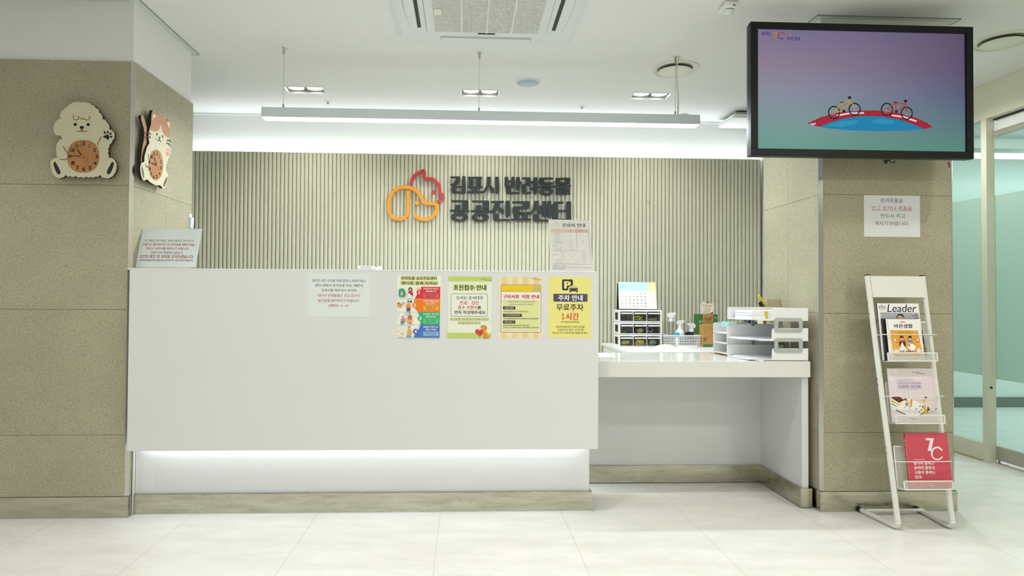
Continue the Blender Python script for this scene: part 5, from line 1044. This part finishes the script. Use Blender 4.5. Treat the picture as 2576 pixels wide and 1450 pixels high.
# rear tray stack on the worktop
def rear(z, label):
    x0, x1, y0, y1, h = 1.448, 1.73, 3.556, 3.756, .0565
    t = thing('sorting_tray', ((x0+x1)/2, 3.65, z), label, 'tray', 'plain white trays behind the hooped ones')
    MB().box(x0, x1, y0, y1, z, z+.002, WPLAS).build('base', t)
    for y in (y0, y1-.0025): MB().prism([(x0, z+.004), (x0+.004, z), (x1, z), (x1, z+h), (x0+.010, z+h), (x0+.003, z+h-.003), (x0, z+h-.010)], 'y', y, y+.0025, WPLAS).build('side_wall', t, bevel=.0006)
    MB().box(x1-.002, x1, y0, y1, z, z+h, WPLAS).build('end_wall', t)
for k, l in enumerate(('bottom plain white tray standing on the clipboard', 'middle plain white tray behind the hooped stack', 'top plain white tray with small things on it')): rear(KZ+.009+k*.0572, l)
t = thing('clipboard', (1.55, 3.65, KZ), 'brown clipboard with a black clip under the plain white trays', 'clipboard')
MB().box(1.43, 1.70, 3.545, 3.765, KZ, KZ+.003, mat('#b08a5c', .6)).build('board', t, bevel=.001)
MB().box(1.433, 1.452, 3.60, 3.70, KZ+.003, KZ+.007, BLACK).tube([(1.436, 3.62, KZ+.007), (1.430, 3.65, KZ+.008), (1.436, 3.68, KZ+.007)], .0012, CHROME, 6).build('clip', t)
TT_ = KZ+.009+3*.0572
mb = MB().box(1.475, 1.52, 3.60, 3.70, TT_-.02, TT_-.018, mat('#8fd0cc', .4)); mb.box(1.475, 1.52, 3.598, 3.60, TT_-.02, TT_+.008, mat('#bfe6e2', .3)).box(1.475, 1.477, 3.6, 3.7, TT_-.02, TT_+.008, mat('#8fd0cc', .4)).box(1.518, 1.52, 3.6, 3.7, TT_-.02, TT_+.008, mat('#8fd0cc', .4)).box(1.475, 1.52, 3.698, 3.7, TT_-.02, TT_+.008, mat('#8fd0cc', .4)).box(1.48, 1.515, 3.61, 3.69, TT_-.018, TT_+.002, mat('#e6eaea', .5))
tag(mb.build('tissue_case'), 'small mint green case in the top plain tray', 'case')
t = thing('hole_punch', (1.60, 3.64, TT_-.055), 'grey and black hole punch lying in the top plain tray', 'hole punch')
MB().box(1.535, 1.60, 3.60, 3.68, TT_-.055, TT_+.004, mat('#7c7e78', .4)).build('base', t, bevel=.003); MB().prism([(1.575, TT_-.01), (1.66, TT_-.01), (1.615, TT_+.020), (1.60, TT_+.020)], 'y', 3.605, 3.675, mat('#26282a', .4)).build('lever', t, bevel=.002)
# pen holder
t = thing('pen_holder', (1.69, 3.665, TT_-.055), 'beige upright pen holder standing in the top plain tray', 'pen holder')
px0 = at_y(1928, 753, 3.63); px1 = at_y(1970, 753, 3.63); BG = mat('#ded3b4', .55); zt = px0.z
y0, y1 = 3.63, 3.70
mb = MB(); P = fillet([(px0.x, TT_-.055), (px1.x, TT_-.055), (px1.x, zt), (px0.x, zt)], .006)
mb.prism(P, 'y', y0, y0+.003, BG).prism(fillet([(px0.x-.02, TT_-.055), (px1.x, TT_-.055), (px1.x, zt-.035), (px0.x-.02, zt-.035)], .004), 'y', y1-.003, y1, BG).box(px1.x-.003, px1.x, y0, y1, TT_-.055, zt-.004, mat('#b09c7c', .6)).box(px0.x-.02, px1.x, y0, y1, TT_-.055, TT_-.052, BG).box(px0.x-.02, px0.x-.017, y0, y1, TT_-.055, zt-.045, BG); mb.build('body', t)
t = thing('highlighter', (px0.x, 3.66, zt-.04), 'fat yellow highlighter sticking out of the pen holder', 'pen')
a = Vector((px0.x+.012, 3.665, zt-.045)); b = Vector((px0.x-.034, 3.655, zt+.022)); d_ = (b-a).normalized(); YL = mat('#e8e400', .4)
MB().cyl(a, a+d_*.052, .0075, YL, 16).build('barrel', t); MB().lathe([(.0088, 0), (.0088, .024), (.0068, .030)], a+d_*.052, d_, mat('#dfe02a', .35), 16).build('cap', t)
for k, (dx, dz, dy, rr_, lab) in enumerate(((-.030, -.012, .0, .0042, 'topmost black pen leaning left out of the holder'), (-.034, -.020, .008, .004, 'middle black pen leaning left out of the holder'), (-.031, -.030, -.006, .0042, 'black pen just above the tray edge in the holder'), (-.024, -.034, .010, .0036, 'purple-tipped black pen lowest in the holder'))):
    t = thing('ballpoint_pen', (px0.x, 3.66, zt-.05), lab, 'pen', 'pens in the beige holder'); a = Vector((px0.x+.02, 3.665+dy, zt-.095-k*.004)); b = Vector((px0.x+dx+.006, 3.655+dy, zt+dz)); d_ = (b-a).normalized(); L_ = (b-a).length
    MB().cyl(a, a+d_*(L_-.03), rr_, BLACK, 10).build('barrel', t); MB().lathe([(rr_*1.25, 0), (rr_*1.25, .024), (rr_*.6, .030)], a+d_*(L_-.03), d_, BLACK if k < 3 else mat('#5a2a86', .4), 10).build('cap', t)
# ================================================================== MAGAZINE RACK
t = thing('magazine_rack', (2.12, 3.05, 0), 'white leaning metal magazine rack with three mesh pockets', 'magazine rack')
Lv = Vector((0, .168, 1.150)).normalized(); Nv = Vector((0, -Lv.z, Lv.y)); Nv = Vector((0, -1.150, .168)).normalized(); TR = .0125
def post(xt, xb, xk, cap_l):
    top = Vector((xt, 3.115, 1.182)); bot = Vector((xb, 2.955, .060))
    P = [top, top*.5+bot*.5, bot]+[Vector((xb, 2.952-.010*math.sin(q)*1.0, .056-.043*(1-math.cos(q)))) for q in (.5, 1.0)]+[Vector((xb*.9+xk*.1, 2.968, TR)), Vector((xk, 3.185, TR))]
    pts = [top, bot, Vector((xb, 2.945, .024)), Vector((xb, 2.965, TR)), Vector((xk, 3.195, TR))]
    pts = [top, top*.5+bot*.5, Vector((xb, 2.958, .085)), Vector((xb, 2.950, .040)), Vector((xb, 2.957, .019)), Vector((xb-.001, 2.985, TR)), Vector((xk, 3.195, TR))]
    sm_ = [top, top*.5+bot*.5]+[Vector(q) for q in catmull([tuple(v) for v in pts[1:6]], 6, False)][6:]+[pts[-1]]
    p_ = MB().tube(sm_, TR, RACKW, 16).build('post', t)
    MB().cyl(top+Lv*-.001, top+Lv*.0035, TR+.0008, BLACK, 16).build('end_cap', p_); MB().cyl(Vector((xk, 3.193, TR)), Vector((xk, 3.203, TR)), TR+.0008, BLACK, 16).build('foot_cap', p_)
    sc_ = MB()
    for l_ in (.365, .395, .70, .73, 1.06, 1.12):
        q = bot+(top-bot)*((l_-.06)/1.16 if l_ < 1.2 else 1); q = bot+(top-bot)*((l_)/1.2-.05); sc_.cyl(q+Vector((-TR-.0005, 0, 0)) if cap_l else q+Vector((-TR-.0005, -.002, 0)), q+Vector((-TR-.003, 0, 0)), .0036, CHROME, 10)
    sc_.build('screws', p_)
    return top, bot
tA = post(1.967, 2.003, 1.985, True); tB = post(2.245, 2.262, 2.283, False)
MB().cyl((1.990, 3.165, .022), (2.280, 3.165, .022), .008, RACKW, 12).build('foot_bar', t)
def PL(side, l):      # point on a post centre line at share l of its height
    a, b = (tA if side == 0 else tB); return b+(a-b)*l
c1 = [PL(0, .925), PL(1, .925), PL(1, .998), PL(0, .998)]
mb = MB(); q = [c1[0]+X3*.008, c1[1]-X3*.008, c1[2]-X3*.008, c1[3]+X3*.008]
q = [PL(0, .905)+X3*.008, PL(1, .905)-X3*.008, PL(1, .997)-X3*.008, PL(0, .997)+X3*.008]
mb.add([v+Nv*.013 for v in q]+[v+Nv*.010 for v in q], [(0, 1, 2, 3), (7, 6, 5, 4), (0, 4, 5, 1), (1, 5, 6, 2), (2, 6, 7, 3), (3, 7, 4, 0)], RACKW); mb.build('header_panel', t)
def mesh_panel(a, b, c, d, label, parent, name='mesh_panel', cell=.0075):
    """framed expanded-metal panel: a,b bottom corners, c,d top corners"""
    mb = MB(); fw = .006; n_ = (b-a).cross(d-a).normalized()
    def bar(p, q, w_=.006, th=.0035):
        dd = (q-p).normalized(); s_ = dd.cross(n_)*w_/2; u_ = n_*th/2
        vs = [p-s_-u_, p+s_-u_, p+s_+u_, p-s_+u_, q-s_-u_, q+s_-u_, q+s_+u_, q-s_+u_]; mb.add(vs, [(0, 3, 2, 1), (4, 5, 6, 7), (0, 1, 5, 4), (1, 2, 6, 5), (2, 3, 7, 6), (3, 0, 4, 7)], RACKW)
    for p, q_ in ((a, b), (b, c), (c, d), (d, a)): bar(p, q_)
    W_, H_ = (b-a).length, (d-a).length; ex, ey = (b-a)/W_, (d-a)/H_; k = 1.6; st_ = cell; i = -H_/k
    while i < W_:
        for sgn in (1, -1):
            x0_, y0_ = (i, 0) if sgn > 0 else (i, H_); x1_ = i+H_/k; y1_ = H_ if sgn > 0 else 0
            t0 = max(0, (0-x0_)/(x1_-x0_)); t1 = min(1, (W_-x0_)/(x1_-x0_))
            if t1 > t0: bar(a+ex*(x0_+(x1_-x0_)*t0)+ey*(y0_+(y1_-y0_)*t0), a+ex*(x0_+(x1_-x0_)*t1)+ey*(y0_+(y1_-y0_)*t1), .0013, .001)
        i += st_
    o = mb.build(name, parent); return o
pk = []
for l0, nm in ((.632, 'top'), (.376, 'middle'), (.113, 'bottom')):
    A, B = PL(0, l0)+X3*.020, PL(1, l0)-X3*.012; up = Lv*.19
    g_ = mesh_panel(A, B, B+up, A+up, '', t, 'pocket_back')
    F0, F1 = A+Nv*.05, B+Nv*.05
    MB().add([A, B, F1, F0, A-Lv*.002, B-Lv*.002, F1-Lv*.002, F0-Lv*.002], [(0, 3, 2, 1), (4, 5, 6, 7), (0, 1, 5, 4), (1, 2, 6, 5), (2, 3, 7, 6), (3, 0, 4, 7)], RACKW).build('pocket_floor', t)
    mesh_panel(F0, F1, F1+Lv*.037, F0+Lv*.037, '', t, 'pocket_lip')
    w0, w1 = PL(0, l0+.11)+X3*.006, PL(1, l0+.11)-X3*.004
    MB().tube(catmull([tuple(w0), tuple(w0+Nv*.04+X3*.004), tuple(w0+Nv*.05+X3*.018), tuple(w1+Nv*.05-X3*.018), tuple(w1+Nv*.04-X3*.004), tuple(w1)], 5, False), .0022, RACKW, 8).build('retaining_wire', t)
    pk.append((A, B))
# ------------------------------------------------------------------ printed matter in the rack
def booklet(px, py, w_, fl, off, thick, base, zoom, edge=None, name='magazine', dx=0):
    """tl given as a picture point on the plane lying off metres in front of the rack's leaning plane"""
    p0 = tA[1]+Nv*off; r_ = ray(px, py); p = CAM+r_*((p0-CAM).dot(Nv)/r_.dot(Nv))
    h_ = fl if fl < .1 else (p-pk[int(fl)-1][0]).dot(Lv)-.003
    return Sheet(p-Nv*thick, Vector((1, dx, 0)), -Lv, w_, h_, thick, mat(base, .45), zoom, edge or mat('#e6e3da', .7))
ZM = (2160, 680, 6.043)
s = booklet(2206, 763.5, .207, 1, .022, .006, '#eae9e4', ZM, mat('#26262a', .5))
s.text('the', 300, 520, 402, 590, '#2a2550', .0, 4, 0, .22); s.text('Leader', 430, 522, 865, 638, '#211d40', .012, 5, 0, .22); s.text('MT', 315, 600, 338, 612, '#c04040', .02, 1); s.ell(353, 606, 9, 9, '#e0904a'); s.text('MONEY TODAY', 368, 601, 420, 611, '#8a8a88', 0, 1)
s.poly([(325, 642), (908, 648), (960, 905), (990, 1300), (420, 1300)], '#aaa9b4'); s.text('September 2025', 338, 655, 460, 666, '#4a4a56', .0, 1); s.text('TAM', 345, 682, 380, 705, '#a89a8a', 0, 1)
s.poly(catmull([(585, 735), (580, 700), (600, 672), (635, 665), (672, 675), (688, 705), (684, 735)], 4), '#2a2624'); s.poly(catmull([(592, 735), (594, 702), (625, 690), (660, 700), (680, 712), (678, 735), (640, 790), (610, 785)], 4), '#d8a48c'); s.line([(600, 716), (625, 714)], 4, '#3a2a26'); s.line([(645, 716), (670, 718)], 4, '#3a2a26')
s.poly([(560, 830), (600, 790), (680, 790), (760, 830), (820, 1300), (520, 1300)], '#2f3550')
for k, (x_, y_, w__) in enumerate(((845, 678, 55), (810, 692, 90), (865, 722, 42), (868, 735, 40), (880, 760, 36), (905, 780, 30), (908, 815, 30), (915, 850, 30))): s.rect(x_, y_, x_+w__, y_+7, '#3c3c4c')
s.poly([(930, 900), (965, 905), (1045, 1300), (985, 1300)], '#3a3c66'); s.poly([(975, 1120), (1005, 1120), (1045, 1290), (1000, 1290)], '#8a6a50')
tag(s.build('magazine'), 'magazine with large serif masthead and a dark-haired man on grey', 'magazine', 'printed matter in the rack')
s = booklet(2218, 802, .19, 1, .030, .0075, '#1f1e22', ZM, BLACK, 'booklet'); tag(s.build('black_folder'), 'black bound folder showing left of the dog and cat booklet', 'folder', 'printed matter in the rack')
s = booklet(2228.5, 802.5, .170, 1, .042, .003, '#ecebe4', ZM)
s.line([(425, 742), (885, 748)], 3, '#4a4a40'); s.line([(428, 742), (520, 1290)], 3, '#4a4a40'); s.rect(632, 780, 706, 797, '#c8504a', 8); s.text('반려동물', 642, 783, 697, 794, '#f0e0d8', 0, 1)
s.text('바른생활', 538, 820, 820, 882, '#1f1c18', .03, 3); s.poly([(478, 912), (900, 918), (980, 1310), (535, 1310)], '#e2a23c'); s.text('반려동물 가족을 위한', 612, 934, 778, 948, '#5a4420', .01, 1); s.text('반려생활에 꼭 필요 바른 생활의 시작', 575, 957, 818, 969, '#5a4420', .01, 1)
s.poly(catmull([(618, 1100), (612, 1075), (640, 1090), (680, 1090), (700, 1072), (712, 1090), (718, 1150), (705, 1180), (640, 1178), (622, 1150)], 3), '#2e2e32'); s.poly(catmull([(655, 1105), (668, 1105), (700, 1160), (735, 1210), (745, 1250), (620, 1250), (622, 1190), (640, 1150)], 3), '#f0ece2'); s.ell(636, 1138, 6, 7, '#2a2a2c'); s.ell(686, 1138, 6, 7, '#2a2a2c'); s.ell(658, 1166, 7, 5, '#c05a5a'); s.ell(640, 1140, 2, 3, '#e8e8e0')
s.poly(catmull([(740, 1110), (760, 1090), (800, 1092), (825, 1065), (838, 1095), (855, 1140), (840, 1180), (760, 1150)], 3), '#d89a4a'); s.poly(catmull([(750, 1130), (790, 1115), (840, 1135), (870, 1170), (850, 1215), (800, 1230), (755, 1180)], 3), '#f4efe4'); s.ell(768, 1140, 13, 12, '#26241f'); s.line([(790, 1118), (815, 1112)], 5, '#26241f'); s.line([(765, 1165), (795, 1175)], 3, '#5a4a3a')
for cx, col in ((655, '#cc3444'), (780, '#3c7cb8')): s.poly(catmull([(cx-30, 1090), (cx-22, 1068), (cx+28, 1068), (cx+35, 1090)], 3), col); s.ell(cx, 1045, 24, 24, '#eab49a'); s.poly(catmull([(cx-28, 1040), (cx-22, 1010), (cx+5, 998), (cx+28, 1015), (cx+26, 1035), (cx, 1028)], 3), '#242226')
s.ell(632, 1002, 11, 7, '#c8362e')
for P in ([(528, 1050), (555, 1040), (598, 1105), (588, 1118)], [(888, 1038), (912, 1045), (890, 1112), (872, 1102)]): s.poly(P, '#cc7a3c'); s.poly([P[0], P[1], ((P[1][0]+P[2][0])/2, (P[1][1]+P[2][1])/2), ((P[0][0]+P[3][0])/2, (P[0][1]+P[3][1])/2)], '#f2ede2')
s.poly([(515, 1225), (560, 1215), (555, 1185), (605, 1220), (700, 1248), (800, 1242), (880, 1215), (935, 1175), (925, 1215), (975, 1220), (920, 1262), (540, 1265)], '#f0ece0'); s.text('바른 반려생활', 620, 1222, 888, 1262, '#3a342c', .02, 1)
tag(s.build('booklet'), 'white and orange booklet with a cat and a dog drawing', 'booklet', 'printed matter in the rack')
ZN = (2160, 900, 7.25)
def pink(px, py, off, label, full):
    s = booklet(px, py, .215 if full else .225, 2, off, .0035, '#ddd0d3', ZN, mat('#e8e2e2', .7))
    dx = 0 if full else 118
    if full:
        for P in ([(622, 215), (680, 210), (722, 280), (660, 292)], [(560, 360), (632, 378), (620, 440), (575, 415)]): s.poly(P, '#e2dede')
        s.ell(1090, 380, 58, 58, '#e3d6d4'); logo(s, 985, 258, .58); s.text('2024년 김포시 반려동물 수기 공모전', 705, 402, 985, 422, '#8a7c84', .0, 1)
        s.rect(700, 438, 1140, 488, '#c9bccb'); s.text('나와  너의  매일매일,', 715, 455, 1145, 482, '#6c6078', .0, 2); s.rect(715, 500, 1150, 573, '#c9bccb'); s.text('소중한  순간들', 735, 508, 1128, 553, '#3e3450', .01, 2)
        s.poly([(605, 880), (960, 735), (1290, 960), (1060, 1090), (900, 1090), (680, 960), (635, 1000)], '#e9e8e2'); s.poly([(595, 735), (650, 700), (720, 700), (835, 775), (740, 830)], '#5e3428'); s.poly([(595, 740), (740, 830), (835, 780), (830, 800), (742, 852), (600, 770)], '#f4f1ea'); s.poly([(600, 772), (742, 854), (825, 810), (745, 872), (602, 800)], '#e0a42a'); s.poly([(602, 805), (735, 880), (738, 862), (700, 895), (605, 850)], '#f4f1ea'); s.poly([(605, 825), (700, 885), (690, 900), (610, 855)], '#4aa86a'); s.line([(685, 955), (885, 1058)], 14, '#3a2022'); s.line([(1100, 1060), (1195, 1005)], 14, '#3a2022'); s.line([(680, 880), (730, 905), (690, 932), (620, 900)], 4, '#4aa86a')
        s.poly([(950, 755), (985, 762), (962, 905), (935, 895)], '#e88a24'); s.ell(970, 740, 18, 14, '#e9e8e2'); s.poly(catmull([(870, 795), (900, 805), (940, 825), (930, 842), (895, 840), (862, 835)], 3), '#e8b41e'); s.poly([(852, 835), (905, 842), (900, 868), (875, 888), (852, 860)], '#3a7cd0'); s.ell(852, 765, 16, 20, '#3a1c2a', -.5); s.ell(880, 780, 13, 13, '#e8a890'); s.line([(880, 878), (850, 905), (828, 920)], 14, '#e0a0a0'); s.line([(895, 870), (935, 905), (930, 950)], 14, '#e0a0a0')
        s.poly(catmull([(1160, 905), (1165, 880), (1190, 868), (1222, 885), (1222, 915), (1250, 950), (1278, 1010), (1270, 1022), (1198, 1020), (1195, 945), (1165, 920)], 3), '#d8b428'); s.ell(1168, 905, 9, 18, '#3a2a1e'); s.poly(catmull([(1260, 905), (1280, 905), (1275, 935), (1308, 930), (1300, 945), (1275, 965), (1262, 1000), (1255, 975)], 3), '#33201e'); s.poly([(1200, 715), (1225, 700), (1250, 705), (1245, 742), (1215, 742)], '#8a2c22'); s.poly(catmull([(1180, 768), (1210, 770), (1222, 800), (1205, 824), (1178, 808)], 3), '#e2b426')
        for x_, y_, a_ in ((1122, 885, .3), (1052, 940, .5), (1110, 995, .9), (1148, 955, .2)): s.ell(x_, y_, 9, 14, '#33343a', a_)
        s.line([(945, 1108), (975, 1112), (1000, 1135), (1050, 1105)], 10, '#33201e')
    else:
        s.text('우리 김포', 1225, 282, 1312, 300, '#3c3870', .01, 1); s.poly([(1315, 715), (1340, 700), (1368, 705), (1362, 742), (1330, 742)], '#8a2c22'); s.ell(1330, 790, 12, 28, '#e2b426'); s.poly([(1350, 930), (1372, 960), (1398, 1018), (1365, 1018)], '#d8b428'); s.poly(catmull([(1378, 900), (1398, 905), (1392, 935), (1425, 928), (1418, 945), (1392, 965), (1380, 1000), (1372, 975)], 3), '#33201e')
    tag(s.build('booklet'), label, 'booklet', 'printed matter in the rack')
pink(2238, 927.8, .012, 'pink booklet peeking out right behind the front pink one', False); pink(2231.5, 927.5, .020, 'pink booklet in front with a girl and an orange pencil', True)
ZR = (2140, 1080, 5.372)
s = booklet(2276, 1090.3, .203, 3, .030, .010, '#c8485a', ZR, mat('#b83a4c', .5)); W1 = '#e8e2e0'
s.poly([(1008, 124), (1124, 124), (1088, 296), (1040, 296), (1072, 152), (1022, 152)], W1)
s.line(ell(1172, 330, 78, 82, 24, .62, PI*1.0), 18, W1); s.line(ell(1168, 325, 72, 76, 24, PI*.95, PI*1.82), 22, W1); s.rect(848, 408, 1005, 417, '#e8a8aa')
for tx, x0, y0, x1, y1 in (('생각이 통하고', 848, 440, 1130, 486), ('상식이 통하고', 856, 502, 1136, 546), ('교통이 통하는', 864, 566, 1142, 610), ('김포', 870, 626, 964, 670), ('김포시', 1062, 756, 1125, 772)): s.text(tx, x0, y0, x1, y1, W1, .045)
for k in range(9): s.rect(730+k*7.6, 130+k*62, 736+k*7.6, 180+k*62, '#e0a8b0')
tag(s.build('booklet'), 'red book with a white curved mark in the bottom pocket', 'book', 'printed matter in the rack')
s = booklet(2297, 774, .02, .012, .012, .001, '#dfe02a', ZM); tag(s.build('sticky_note'), 'tiny yellow sticky tab right of the serif masthead magazine', 'sticky note')

bpy.data.objects.remove(_tc['o']); bpy.data.curves.remove(_tc['c'])
